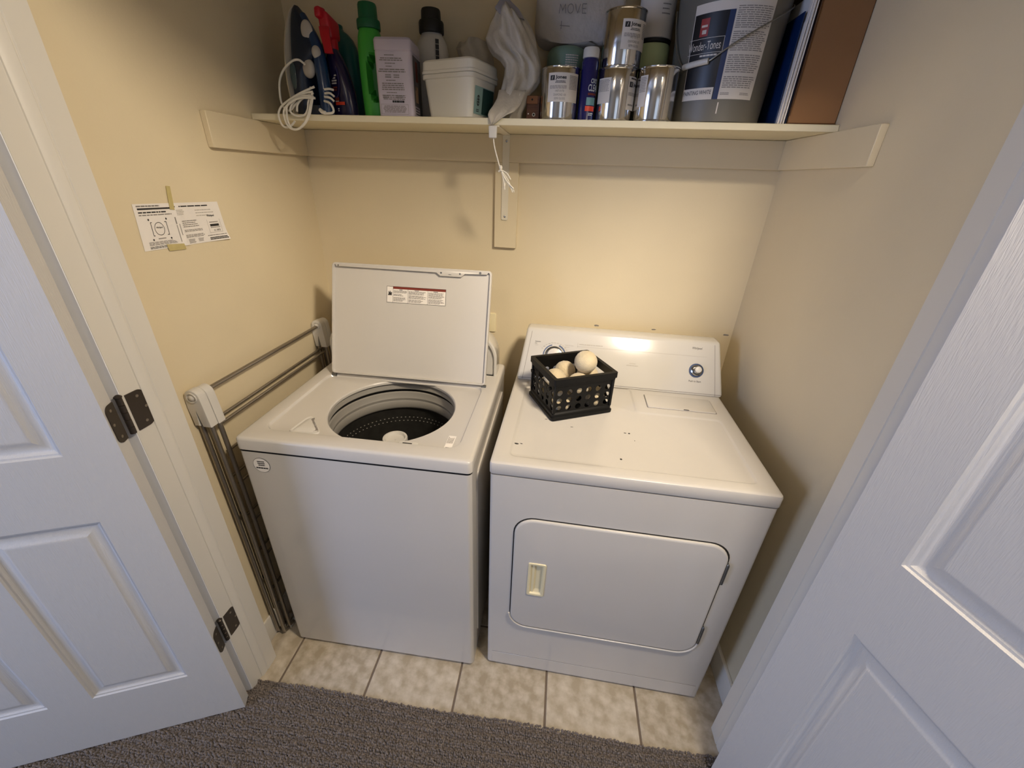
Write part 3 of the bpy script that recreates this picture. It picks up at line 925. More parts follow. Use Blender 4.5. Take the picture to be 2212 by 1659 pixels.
# the measured plane y=0.515 heights -> face heights (same sight line); done in metres along the face
bm = NB()
for x0, x1 in ((0.026, 0.047), (0.716, 0.702)):
    a, b = CP(x0, 0.006, 0.0004), CP(x1, 0.188, 0.0004)
    quad(bm, a, a + V(0.0013, 0, 0), b + V(0.0013, 0, 0), b)
a = CP(0.010, 0.010, 0.0004); b = CP(0.738, 0.010, 0.0004)
quad(bm, a, b, b + cv * 0.0016, a + cv * 0.0016)
obj('console_seam', bm, GREYINK, con, local=True, recalc=False)
bm = NB()
cp = lambda l: (lambda x, y: CP(x, y, l))
q = cp(0.0005)
text(bm, 'Whirlpool', q, 0.627, 0.1655, wid=0.034, h=0.011, mi=0, shear=0.25)
text(bm, 'Push to Start', q, 0.6235, 0.050, h=0.0065, wid=0.042, mi=0)
text(bm, 'Automatic', q, 0.062, 0.148, h=0.0048, wid=0.021, mi=0)
text(bm, 'Dry', q, 0.062, 0.1405, h=0.005, mi=0)
text(bm, 'Timed Drying', q, 0.172, 0.1415, h=0.0045, wid=0.032, mi=1)
lines(bm, q, 0.062, 0.076, 0.1375, 0.1355, 1, 0.7, 1, 3); lines(bm, q, 0.172, 0.192, 0.139, 0.137, 1, 0.7, 1, 3)
pquad(bm, q, 0.2195, 0.2206, 0.139, 0.157, 1); pquad(bm, q, 0.2195, 0.678, 0.1425, 0.1433, 1)
lines(bm, q, 0.226, 0.312, 0.153, 0.1495, 1, 0.9, 1, 8, 0.05)
lines(bm, q, 0.412, 0.434, 0.098, 0.0955, 1, 0.9, 1, 8, 0.05, True); lines(bm, q, 0.402, 0.444, 0.091, 0.0875, 1, 0.9, 1, 9, 0.05, True)
lines(bm, q, 0.055, 0.085, 0.088, 0.0855, 1, 0.9, 1, 9, 0.05); lines(bm, q, 0.064, 0.080, 0.076, 0.064, 3, 0.6, 0, 4, 0.3)
for k in range(11):
    aa = R(150 - 12 * k)
    c = (0.137 + 0.052 * math.cos(aa), 0.1015 + 0.047 * math.sin(aa))
    lines(bm, q, c[0] - 0.0035, c[0] + 0.0035, c[1] + 0.002, c[1] - 0.001, 1, 0.8, 1, k)
def arc(a0, a1, r0, r1, mi, c=(0.137, 0.1015), n=14):
    for i in range(n):
        A, B = R(a0 + (a1 - a0) * i / n), R(a0 + (a1 - a0) * (i + 1) / n)
        f = bm.faces.new([bm.verts.new(q(c[0] + r * math.cos(t), c[1] + r * math.sin(t))) for r, t in ((r0, A), (r1, A), (r1, B), (r0, B))]); f.material_index = mi
arc(105, 178, 0.0385, 0.0425, 2); arc(-2, 68, 0.0385, 0.0440, 2)
obj('console_print', bm, [INK, PALEINK, BLUEG], con, local=True, recalc=False)
def knob(name, cx, ct_, r, prof, mats, parent):
    bm = NB()
    rl = []
    for rr, d in prof: rl.append([CP(cx + rr * r * math.cos(2 * PI * k / 40), ct_ + rr * r * math.sin(2 * PI * k / 40), d) for k in range(40)])
    rings(bm, rl, True, False, True)
    return obj(name, bm, mats, parent, local=True, smooth=35)
kb = knob('knob_collar', 0.137, 0.1015, 0.034, [(1.05, 0), (1.03, 0.003), (0.95, 0.004), (0.93, 0.002), (0.86, 0.003), (0.84, 0.008), (0.72, 0.009)], CHROME, con)
knob('cycle_knob', 0.137, 0.1015, 0.026, [(1.0, 0.006), (0.98, 0.020), (0.92, 0.024), (0.6, 0.026), (0.2, 0.0265)], PLASW, con)
knob('start_collar', 0.646, 0.092, 0.0245, [(1.02, 0), (1.0, 0.004), (0.9, 0.005), (0.86, 0.002), (0.78, 0.002)], BLUEG, con)
knob('start_knob', 0.646, 0.092, 0.0200, [(1.0, 0.001), (0.98, 0.006), (0.84, 0.008), (0.7, 0.006), (0.66, 0.009), (0.60, 0.016), (0.5, 0.018), (0.2, 0.0185)], CHROME, con)
bm = NB()
knob('start_cap', 0.648, 0.094, 0.0115, [(1.0, 0.016), (0.95, 0.019), (0.7, 0.0205), (0.2, 0.021)], PLASW, con)
bm.free()
# front door with rounded corners in a dark gap, ribbed lip below
dp = lambda d, r: rrect(0.0775 - d, 0.6635 + d, 0.2555 - d, 0.7275 + d, r, 8)
bm = NB()
prism(bm, rrect(0.0740, 0.668, 0.258, 0.7312, 0.060, 8), (0, 0, 0), (1, 0, 0), (0, 0, 1), 0.0008, N=(0, -1, 0))
obj('door_gap', bm, GASK, dryer, local=True)
bm = NB()
lp_ = [(x, z) for x, z in rrect(0.0735, 0.6675, 0.2515, 0.7315, 0.060, 10)]
low = [p for p in lp_ if p[1] < 0.33]
low = sorted([p for p in low], key=lambda p: math.atan2(p[1] - 0.49, p[0] - 0.37))
tube(bm, [V(x, -0.0066, z - 0.001) for x, z in low], 0.0032, 10)
obj('door_lip', bm, ENAM, dryer, local=True)
bm = NB()
rings(bm, [[V(x, y, z) for x, z in dp(d, r)] for y, d, r in ((0.0, 0, 0.058), (-0.004, 0, 0.058), (-0.0065, -0.0010, 0.057), (-0.008, -0.0035, 0.055), (-0.0083, -0.007, 0.052))], True, False, False)
hx0, hx1, hz0, hz1 = 0.128, 0.176, 0.4215, 0.558
fo = [bm.verts.new(V(x, -0.0083, z)) for x, z in dp(-0.007, 0.052)]
hi = [bm.verts.new(V(x, -0.0083, z)) for x, z in rrect(hx0, hx1, hz0, hz1, 0.004, 3)]
ee = [bm.edges.new((l[i], l[(i + 1) % len(l)])) for l in (fo, hi) for i in range(len(l))]
bmesh.ops.triangle_fill(bm, use_beauty=True, use_dissolve=False, edges=ee, normal=(0, -1, 0))
ddoor = obj('door', bm, ENAM, dryer, local=True, smooth=30, merge=True)
bm = NB()
rl = []
for y, d, sh in ((-0.0083, 0.003, 0), (-0.0112, 0.002, 0), (-0.0115, -0.001, 0), (-0.0105, -0.005, 0), (-0.008, -0.0065, 0), (-0.004, -0.0085, 0)):
    rl.append([V(x, y, z) for x, z in rrect(hx0 - d, hx1 + d, hz0 - d, hz1 + d, 0.005 if d > -0.004 else 0.003, 3)])
rings(bm, rl, True)
# scoop: left half shallow pad, right part deep pocket
bx(bm, hx0 + 0.006, hx0 + 0.018, -0.006, 0.001, hz0 + 0.006, hz1 - 0.006, 0.001, 1)
quad(bm, V(hx0 + 0.016, -0.005, hz0 + 0.008), V(hx0 + 0.022, -0.0013, hz0 + 0.020), V(hx0 + 0.022, -0.0013, hz1 - 0.012), V(hx0 + 0.016, -0.005, hz1 - 0.008))
quad(bm, V(hx0 + 0.022, -0.0013, hz0 + 0.020), V(hx1 - 0.006, -0.0013, hz0 + 0.020), V(hx1 - 0.006, -0.0013, hz1 - 0.012), V(hx0 + 0.022, -0.0013, hz1 - 0.012))
quad(bm, V(hx0 + 0.016, -0.005, hz0 + 0.008), V(hx1 - 0.007, -0.005, hz0 + 0.008), V(hx1 - 0.006, -0.0013, hz0 + 0.020), V(hx0 + 0.022, -0.0013, hz0 + 0.020))
quad(bm, V(hx1 - 0.007, -0.005, hz0 + 0.008), V(hx1 - 0.006, -0.0013, hz0 + 0.020), V(hx1 - 0.006, -0.0013, hz1 - 0.012), V(hx1 - 0.007, -0.005, hz1 - 0.008))
quad(bm, V(hx0 + 0.016, -0.005, hz1 - 0.008), V(hx1 - 0.007, -0.005, hz1 - 0.008), V(hx1 - 0.006, -0.0013, hz1 - 0.012), V(hx0 + 0.022, -0.0013, hz1 - 0.012))
obj('pull_handle', bm, PLASO, ddoor, local=True, smooth=25, label='recessed cream pull handle')
for z0, z1 in ((0.584, 0.666), (0.310, 0.392)):
    bm = NB(); bx(bm, 0.6635, 0.669, -0.010, 0.0, z0, z1, 0.0015, 1); tube(bm, [V(0.667, -0.009, z0 + 0.004), V(0.667, -0.009, z1 - 0.004)], 0.003, 8)
    obj('door_hinge', bm, HINGM, dryer, local=True, label='grey metal hinge')

# ------------------------------------------------------------------ crate with wool balls on the dryer
cu_ = V(0.196, 0.098, 0); CUL = cu_.length; cu_.normalize()
ca = math.atan2(cu_.y, cu_.x)
CB = V(0.157, 0.233, 0.9068)
crate = thing('mini_crate', 'small black perforated plastic crate of felt balls on the dryer top', 'crate', CB, ca)
cw, cd, chh = 0.219, 0.197, 0.147
def holepanel(bm, O, U, Vv, t, N, W_, H_, cols, rows, rad, sub=16, stag=False):
    cwid, chei = W_ / cols, H_ / rows
    O = Vector(O); U = Vector(U); Vv = Vector(Vv); N = Vector(N)
    def P(x, y, d): return O + U * x + Vv * y + N * d
    for i in range(cols):
        for j in range(rows):
            cx, cy = (i + 0.5) * cwid, (j + 0.5) * chei
            a4 = {}
            for d in (0, t):
                inner, outer_ = [], []
                for k in range(sub):
                    a = 2 * PI * k / sub
                    inner.append(bm.verts.new(P(cx + rad * math.cos(a), cy + rad * math.sin(a), d)))
                    m = max(abs(math.cos(a)), abs(math.sin(a)))
                    outer_.append(bm.verts.new(P(cx + cwid / 2 * math.cos(a) / m, cy + chei / 2 * math.sin(a) / m, d)))
                a4[d] = (inner, outer_)
                for k in range(sub):
                    k2 = (k + 1) % sub
                    bm.faces.new((inner[k], outer_[k], outer_[k2], inner[k2]))
            for k in range(sub):
                k2 = (k + 1) % sub
                bm.faces.new((a4[0][0][k], a4[0][0][k2], a4[t][0][k2], a4[t][0][k]))
ins, th = 0.009, 0.0025
z0p, hp = 0.026, 0.094
for nm, O, U, N, Wp, cols in (('front_wall', (ins, ins, z0p), (1, 0, 0), (0, 1, 0), cw - 2 * ins, 6), ('back_wall', (ins, cd - ins, z0p), (1, 0, 0), (0, -1, 0), cw - 2 * ins, 6), ('side_wall', (ins, ins, z0p), (0, 1, 0), (1, 0, 0), cd - 2 * ins, 5), ('side_wall', (cw - ins, ins, z0p), (0, 1, 0), (-1, 0, 0), cd - 2 * ins, 5)):
    bm = NB()
    side = nm == 'side_wall'
    hh = hp if not side else 0.072
    holepanel(bm, O, U, (0, 0, 1), th, N, Wp, hh * (0.86 if not side else 1), cols, 3, 0.0098)
    O = Vector(O); U = Vector(U); N = Vector(N)
    def strip(a, b, za, zb):
        p = [O + U * a, O + U * b, O + U * b + N * th, O + U * a + N * th]
        hull8(bm, [x + V(0, 0, za) for x in p] + [x + V(0, 0, zb) for x in p])
    if side:
        strip(0, Wp * 0.27, hh, hp + 0.012); strip(Wp * 0.73, Wp, hh, hp + 0.012)
    else:
        strip(0, Wp, hh * 0.86, hp + 0.012)
    obj(nm, bm, BLACKP, crate, local=True, merge=True, smooth=30)
bm = NB()
for o_, i_, z0, z1 in ((0.0, 0.012, 0.127, 0.145), (0.003, 0.012, 0.120, 0.128)):
    a = rrect(o_, cw - o_, o_, cd - o_, 0.006, 3); b = rrect(i_, cw - i_, i_, cd - i_, 0.004, 3)
    rings(bm, [[V(*p, z0) for p in b], [V(*p, z0) for p in a], [V(*p, z1) for p in a], [V(*p, z1) for p in b], [V(*p, z0) for p in b]], True)
obj('top_rim', bm, BLACKP, crate, local=True, merge=True)
bm = NB()
a = rrect(0.0, cw, 0.0, cd, 0.010, 4); b = rrect(0.004, cw - 0.004, 0.004, cd - 0.004, 0.008, 4); c = rrect(0.009, cw - 0.009, 0.009, cd - 0.009, 0.006, 4)
rings(bm, [[V(*p, 0.0005) for p in b], [V(*p, 0.003) for p in a], [V(*p, 0.011) for p in a], [V(*p, 0.013) for p in b], [V(*p, 0.022) for p in b], [V(*p, 0.026) for p in c]], True, True, False)
rings(bm, [[V(*p, 0.006) for p in c], [V(*p, 0.026) for p in c]], True, True, False)
obj('base', bm, BLACKP, crate, local=True, smooth=25)
for px, py in ((ins, ins), (cw - ins, ins), (ins, cd - ins), (cw - ins, cd - ins)):
    bm = NB(); bx(bm, px - 0.004, px + 0.004, py - 0.004, py + 0.004, 0.024, 0.128, 0.001, 1)
    obj('corner_post', bm, BLACKP, crate, local=True)
for sx_, ex in ((0.004, -0.006), (cw - 0.004, cw + 0.006)):
    for py in (0.03, cd - 0.03):
        bm = NB(); tube(bm, [V(sx_, py, 0.104), V(ex, py, 0.104)], 0.006, 8)
        obj('stacking_peg', bm, BLACKP, crate, local=True)
bm = NB()
ball(bm, (0, 0, 0), 0.0362, 32, 20)
r_ = random.Random(5)
for v in bm.verts: v.co *= 1 + r_.uniform(-0.012, 0.012)
me0 = None
LB_ = [(0.139, 0.070, 0.1610, 'cream felt dryer ball resting highest, proud of the crate rim'), (0.0500, 0.0985, 0.0967, 'cream felt dryer ball against the left side of the crate'), (0.1095, 0.1485, 0.0960, 'cream felt dryer ball mostly hidden behind others at the crate back'), (0.1095, 0.0485, 0.0960, 'cream felt dryer ball low at the front middle of the crate'), (0.1690, 0.0985, 0.0967, 'cream felt dryer ball with dark spots at the right of the crate'),
       (0.0490, 0.0490, 0.0440, 'cream felt dryer ball at the crate bottom seen through the left front holes'), (0.1095, 0.0985, 0.0440, 'cream felt dryer ball at the crate bottom centre seen through the middle front holes'), (0.1700, 0.0490, 0.0440, 'cream felt dryer ball at the crate bottom right corner behind holes'), (0.0490, 0.1480, 0.0440, 'cream felt dryer ball at the crate bottom seen through the left side holes'), (0.1700, 0.1480, 0.0440, 'cream felt dryer ball buried at the crate bottom back')]
cm_ = WM[crate.name]
spots = []
for lx, ly, lz, lab in LB_:
    p_ = cm_ @ V(lx, ly, lz)
    spots.append((p_.x, p_.y, p_.z, lab, 1.0))
def ballpos(p): return p
proto = None
for i, (x, y, z, lab, s) in enumerate(spots):
    if proto is None:
        bmesh.ops.recalc_face_normals(bm, faces=bm.faces)
        me = bpy.data.meshes.new('dryer_ball'); bm.to_mesh(me); bm.free(); me.materials.append(WOOL)
        me.polygons.foreach_set('use_smooth', [True] * len(me.polygons))
        proto = bpy.data.objects.new('dryer_ball', me); o = proto
    else:
        o = proto.copy()
    COL.objects.link(o)
    o.location = (x, y, z); o.scale = (s, s, s); o.rotation_euler = (i * 1.1, i * 0.7, i * 2.3)
    o['label'] = lab; o['category'] = 'ball'; o['group'] = 'felt dryer balls in the crate'

# ------------------------------------------------------------------ folding drying rack at the left wall
rack = thing('drying_rack', 'folded metal drying rack with white hinge caps leaning between wall and washer', 'drying rack', (-0.797, 0.29, 0))
bm = NB()
def hub(bm, cx, cy, cz, y0, y1):
    r_ = 0.0215
    pr = [(r_ * math.cos(a), r_ * math.sin(a)) for a in [R(12 * k) for k in range(16)]]
    body = [(-r_, 0), (-r_ - 0.001, -0.03)] + [(-r_ + 0.002, -0.088), (-0.004, -0.088), (-0.003, -0.036), (0.001, -0.036), (0.004, -0.090), (r_ + 0.007, -0.090), (r_ + 0.002, -0.02)]
    poly = pr + body
    prism(bm, poly, (cx, y1, cz), (1, 0, 0), (0, 0, 1), y1 - y0, 0.0022, 2, N=(0, -1, 0))
hz = 1.037
for cx, cy, nm in ((-0.797, -0.030, 0), (-0.797, 0.580, 1)):
    for k in (0, 1):
        bm = NB()
        hub(bm, cx + 0.0015 * k, cy, hz - 0.002 * k, cy + 0.026 * k, cy + 0.026 * k + 0.0245)
        h_ = obj('hinge_cap', bm, PLASW, rack, label='white plastic hinge cap')
        if k == 0:
            bm = NB()
            yy = cy - 0.0002
            rl = [[V(cx + rr * math.cos(2 * PI * q_ / 28), yy + d, hz + rr * math.sin(2 * PI * q_ / 28)) for q_ in range(28)] for rr, d in ((0.0155, 0.001), (0.0145, -0.0022), (0.0125, -0.0022), (0.0115, 0.0005), (0.009, 0.0005), (0.0065, -0.0035), (0.002, -0.005))]
            rings(bm, rl, True, False, True)
            obj('axle_button', bm, PLASW, h_)
# legs: four each end
for y0, k in ((-0.018, 0), (0.008, 1), (0.592, 0), (0.618, 1)):
    for sx_, tz in ((-1, 0), (1, 1)):
        bm = NB()
        xa = -0.797 + (-0.0125 if sx_ < 0 else 0.017) + 0.0015 * k
        xb = (-0.803 if sx_ < 0 else -0.7775) + 0.004 * k
        yb_ = y0 + 0.004
        ybend = 0.02 if y0 < 0.3 else -0.02
        pts = [V(xa, y0, hz - 0.07), V(xa + 0.004, y0, hz - 0.2), V((xa + xb) / 2 + (0.003 if sx_ > 0 else 0), yb_, 0.5), V(xb, yb_, 0.06), V(xb, yb_ + ybend * 0.15, 0.028), V(xb, yb_ + ybend * 0.6, 0.014), V(xb, yb_ + ybend * 1.3, 0.0105)]
        tube(bm, spline(pts, 4), 0.0066, 10)
        obj('leg', bm, STEEL, rack)
        if k == 0 or True:
            bm = NB(); tube(bm, [V(xb, yb_ + ybend * 1.2, 0.0105), V(xb, yb_ + ybend * 2.2, 0.0102)], 0.0095, 10)
            obj('foot_cap', bm, PLASW, rack)
for x, z in ((-0.797, hz), (-0.8045, hz - 0.098), (-0.784, hz - 0.105), (-0.787, hz - 0.200), (-0.806, hz - 0.300), (-0.785, hz - 0.320), (-0.803, hz - 0.46), (-0.783, hz - 0.48), (-0.801, hz - 0.62), (-0.781, hz - 0.64), (-0.80, 0.22)):
    bm = NB(); tube(bm, [V(x, 0.012, z), V(x, 0.596, z - 0.004)], 0.0046 if z < hz - 0.01 else 0.0062, 10)
    obj('crossbar', bm, STEEL, rack)
for y0 in (-0.010, 0.600):
    for z0, z1 in ((0.30, 0.316), (0.60, 0.612)):
        bm = NB(); bx(bm, -0.801, -0.780, y0 + 0.004, y0 + 0.010, z0, z1, 0.002, 1)
        obj('brace_link', bm, GASK, rack)

# ------------------------------------------------------------------ taped sheet on the left wall
sheet = thing('instruction_sheet', 'creased white printed instruction sheet taped to the left wall', 'paper', (XL + 0.0012, 0.14, 1.40))
TL_, TR_, BR_, BL_ = (0.016, 1.505), (0.266, 1.500), (0.275, 1.401), (0.008, 1.404)
def SP(lift):
    def f(u, v):      # u 0..1 along the sheet, v 0..1 up
        y = (BL_[0] * (1 - u) + BR_[0] * u) * (1 - v) + (TL_[0] * (1 - u) + TR_[0] * u) * v
        z = (BL_[1] * (1 - u) + BR_[1] * u) * (1 - v) + (TL_[1] * (1 - u) + TR_[1] * u) * v
        cr = 0.0012 + 0.0022 * max(0, 1 - abs(u - 0.45) / 0.06) + 0.010 * max(0, u + (1 - v) - 1.72) ** 1.3 * 3
        return V(XL + cr + lift, y, z)
    return f
bm = NB()
p = SP(0)
nu, nv = 40, 10
g = [[bm.verts.new(p(i / nu, j / nv)) for j in range(nv + 1)] for i in range(nu + 1)]
for i in range(nu):
    for j in range(nv): bm.faces.new((g[i][j], g[i + 1][j], g[i + 1][j + 1], g[i][j + 1]))
q = SP(0.0005)
lines(bm, q, 0.03, 0.27, 0.965, 0.93, 1, 0.8, 2, 1, 0.1); lines(bm, q, 0.035, 0.38, 0.91, 0.87, 1, 0.9, 1, 2, 0.02, gap=False)
lines(bm, q, 0.035, 0.33, 0.83, 0.795, 1, 0.8, 1, 3, 0.1); lines(bm, q, 0.035, 0.38, 0.77, 0.74, 1, 0.7, 2, 4, 0.05)
lines(bm, q, 0.42, 0.86, 0.93, 0.895, 1, 0.8, 1, 5, 0.05)
lines(bm, q, 0.43, 0.55, 0.84, 0.70, 4, 0.4, 3, 6, 0.4); lines(bm, q, 0.66, 0.9, 0.82, 0.62, 3, 0.25, 3, 7, 0.4)
lines(bm, q, 0.46, 0.66, 0.58, 0.40, 4, 0.4, 2, 8, 0.3); lines(bm, q, 0.46, 0.70, 0.36, 0.30, 2, 0.5, 2, 9, 0.1)
lines(bm, q, 0.46, 0.70, 0.24, 0.16, 3, 0.5, 2, 10, 0.15); lines(bm, q, 0.48, 0.57, 0.13, 0.02, 5, 0.5, 2, 11, 0.3); lines(bm, q, 0.60, 0.68, 0.13, 0.04, 4, 0.5, 2, 12, 0.3)
text(bm, 'Whirlpool', q, 0.79, 0.615, h=0.075, wid=0.10, mi=1, bold=0.02)
lines(bm, q, 0.80, 0.92, 0.50, 0.47, 1, 0.7, 2, 13, 0.1)
pquad(bm, q, 0.80, 0.92, 0.38, 0.44, 1); lines(bm, q, 0.80, 0.93, 0.36, 0.335, 1, 0.7, 2, 14, 0.05)
text(bm, '11 1973', q, 0.835, 0.25, h=0.05, wid=0.085, mi=1, bold=0.02)
for a in ((0.772, 0.775, 0.22, 0.56), (0.945, 0.948, 0.22, 0.56), (0.772, 0.948, 0.22, 0.228)): pquad(bm, q, *a, 3)
lines(bm, q, 0.73, 0.99, 0.165, 0.14, 1, 0.7, 2, 15, 0.03); lines(bm, q, 0.75, 0.88, 0.105, 0.03, 2, 0.7, 1, 16, 0.1); lines(bm, q, 0.88, 0.99, 0.105, 0.03, 2, 0.7, 1, 17, 0.2)
def arcp(cx, cy, rx, ry, a0, a1, wd, mi, n=30):
    for i in range(n):
        A, B = R(a0 + (a1 - a0) * i / n), R(a0 + (a1 - a0) * (i + 1) / n)
        f = bm.faces.new([bm.verts.new(q(cx + rx * k * math.cos(t), cy + ry * k * math.sin(t))) for k, t in ((1, A), (1 + wd, A), (1 + wd, B), (1, B))]); f.material_index = mi
arcp(0.205, 0.45, 0.047, 0.135, 0, 360, 0.09, 1)
text(bm, 'Whirlpool', q, 0.172, 0.45, h=0.05, wid=0.066, mi=1, bold=0.02)
for x in (0.125, 0.288):
    pquad(bm, q, x, x + 0.005, 0.30, 0.60, 1); sgn = 1 if x < 0.2 else -1
    pquad(bm, q, min(x, x + sgn * 0.016), max(x, x + sgn * 0.016), 0.30, 0.315, 1); pquad(bm, q, min(x, x + sgn * 0.016), max(x, x + sgn * 0.016), 0.59, 0.605, 1)
for x, y in ((0.115, 0.66), (0.300, 0.66), (0.115, 0.22), (0.30, 0.22)): arcp(x, y, 0.001, 0.003, 0, 360, 7, 1, 10)
lines(bm, q, 0.165, 0.245, 0.245, 0.22, 1, 0.8, 2, 18, 0.05)
lines(bm, q, 0.06, 0.36, 0.175, 0.09, 4, 0.5, 2, 19, 0.25); lines(bm, q, 0.06, 0.30, 0.075, 0.02, 3, 0.5, 1, 20, 0.3)
for a in ((0.395, 0.405, 0.52, 0.68), (0.396, 0.402, 0.10, 0.5), (0.424, 0.430, 0.25, 0.52)): pquad(bm, q, *a, 2)
obj('printed_page', bm, [PAPER, INK, GREYINK, PALEINK], sheet, recalc=False)
for pts in ([(0.117, 1.541), (0.128, 1.540), (0.121, 1.487), (0.108, 1.489)], [(0.068, 1.4125), (0.118, 1.408), (0.120, 1.394), (0.070, 1.3965)]):
    bm = NB(); prism(bm, pts, (XL + 0.0026 if pts[0][1] < 1.45 else XL + 0.0022, 0, 0), (0, 1, 0), (0, 0, 1), 0.0006, N=(1, 0, 0))
    obj('tape_strip', bm, TAPE, sheet, label='yellowed strip of masking tape')

# outlet plate painted over, half hidden by the lid
bm = NB(); prism(bm, rrect(-0.176, -0.103, 1.004, 1.084, 0.004, 3), (0, YB, 0), (1, 0, 0), (0, 0, 1), 0.006, 0.002, 2, N=(0, -1, 0))
solo('outlet_cover', bm, PLASO, 'cream wall plate on the back wall half hidden behind the washer lid', 'wall plate', (-0.14, YB, 1.044))

# ------------------------------------------------------------------ shelf, bracket, pull cord
ST = 1.7340
bm = NB(); bx(bm, XL + 0.0008, XR - 0.0008, 0.4916, YB - 0.0005, SZ + 0.0004, ST, 0.0012, 1)
solo('wall_shelf', bm, SHELFP, 'long white painted shelf board spanning the closet above the machines', 'shelf', (0, 0.62, SZ))
br = thing('shelf_bracket', 'white painted steel shelf bracket under the shelf middle', 'bracket', (-0.076, YB - 0.02, 1.445))
bm = NB(); prism(bm, rrect(-0.0885, -0.0640, 1.445, 1.7155, 0.006, 4), (0, YB - 0.0172, 0), (1, 0, 0), (0, 0, 1), 0.0035, 0.0008, 1, N=(0, -1, 0))
obj('upright_plate', bm, BRKT, br)
bm = NB(); bx(bm, -0.0885, -0.0640, 0.489, YB - 0.018, SZ - 0.0042, SZ + 0.0002, 0.001, 1)
obj('arm', bm, BRKT, br)
bm = NB(); hull8(bm, [V(-0.0925, 0.478, 1.684), V(-0.0695, 0.478, 1.684), V(-0.0705, 0.4905, 1.684), V(-0.0915, 0.4905, 1.684), V(-0.0935, 0.478, 1.7145), V(-0.0690, 0.478, 1.7145), V(-0.0690, 0.4905, 1.7145), V(-0.0930, 0.4905, 1.7145)], 0.003, 3)
obj('tip_cap', bm, PLASW, br, label='white plastic cap on the arm tip')
for z in (1.696, 1.457):
    bm = NB(); lathe(bm, [(0.0042, 0), (0.004, 0.0015), (0.002, 0.0024)], (0, 0, 0), 14)
    bmesh.ops.rotate(bm, verts=bm.verts, matrix=Matrix.Rotation(R(90), 3, 'X')); bmesh.ops.translate(bm, verts=bm.verts, vec=(-0.0752, YB - 0.0205, z))
    obj('screw', bm, CHROME, br)
pc = thing('pull_cord', 'white cord with frayed knotted end hanging under the shelf bracket tip', 'cord', (-0.07, 0.485, 1.684))
bm = NB(); tube(bm, spline([(-0.0800, 0.485, 1.690), (-0.0765, 0.485, 1.665), (-0.0665, 0.485, 1.632), (-0.0585, 0.485, 1.609)], 5), 0.0018, 8)
obj('string', bm, CORDW, pc)
bm = NB()
ball(bm, (-0.0565, 0.485, 1.610), 0.0055, 10, 8, sc_=(0.9, 0.9, 1.25)); tube(bm, [V(-0.0620, 0.483, 1.600), V(-0.056, 0.4795, 1.6035), V(-0.0505, 0.484, 1.6015)], 0.0028, 8)
obj('knot', bm, CORDW, pc)
bm = NB()
for e, m_ in (((-0.016, 0.482, 1.556), (-0.040, 0.481, 1.578)), ((-0.020, 0.488, 1.551), (-0.036, 0.488, 1.572)), ((-0.043, 0.485, 1.552), (-0.047, 0.484, 1.578)), ((-0.026, 0.484, 1.580), (-0.038, 0.486, 1.596)), ((-0.022, 0.484, 1.553), (-0.034, 0.487, 1.578)), ((-0.046, 0.486, 1.556), (-0.043, 0.487, 1.575))):
    tube(bm, spline([(-0.0555, 0.485, 1.604), m_, e], 5), 0.0016, 6)
for k in range(9):
    e = V(-0.017 + rnd.uniform(-0.004, 0.004), 0.485 + rnd.uniform(-0.004, 0.004), 1.548 + rnd.uniform(-0.004, 0.005))
    tube(bm, [V(-0.026, 0.485, 1.562), e], 0.0009, 5)
obj('frayed_end', bm, CORDW, pc)

# ------------------------------------------------------------------ things on the shelf
Z = ST + 0.0004
def ell(cx, cy, z, rx, ry, n=28, p=2.0, rot=0.0):
    o = []
    for k in range(n):
        a = 2 * PI * k / n
        c, s = math.cos(a), math.sin(a)
        x = rx * math.copysign(abs(c) ** (2 / p), c); y = ry * math.copysign(abs(s) ** (2 / p), s)
        o.append(V(cx + x * math.cos(rot) - y * math.sin(rot), cy + x * math.sin(rot) + y * math.cos(rot), z))
    return o

# steam iron standing on its heel
iron = thing('steam_iron', 'blue steam iron standing on its heel at the left shelf end', 'iron', (-0.66, 0.60, Z))
IH = V(math.cos(R(-28)), math.sin(R(-28)), 0)       # from the sole towards the handle
IW = V(-IH.y, IH.x, 0) * -1                           # towards the camera side
IO = V(-0.7075, 0.595, Z)
ILN = 0.277
def IP(t, wv, h): return IO + V(0.008 + 0.012 * t, 0, t * ILN) + IW * wv + IH * h
def hw(t):                                             # half width of the sole
    if t > 0.999: return 0.0006
    return 0.056 * (1 - max(0, (t - 0.30) / 0.70) ** 2.1) ** 0.62 * (0.86 + 0.14 * min(1, t / 0.3))
ts = [0.0, 0.03, 0.1, 0.2, 0.3, 0.38, 0.44, 0.49, 0.53, 0.57, 0.62, 0.68, 0.74, 0.80, 0.86, 0.91, 0.95, 0.975, 0.99]
def tab(tb_, t):
    for a, b in zip(tb_[:-1], tb_[1:]):
        if a[0] <= t <= b[0]: return a[1] + (b[1] - a[1]) * (t - a[0]) / (b[0] - a[0])
    return tb_[-1][1]
HT = [(0, 0.052), (0.30, 0.054), (0.40, 0.058), (0.46, 0.068), (0.51, 0.084), (0.57, 0.092), (0.64, 0.087), (0.72, 0.076), (0.80, 0.060), (0.88, 0.042), (0.95, 0.021), (1.0, 0.008)]
KT = [(0, 0.78), (0.40, 0.74), (0.52, 0.50), (0.70, 0.50), (0.85, 0.62), (1.0, 0.8)]
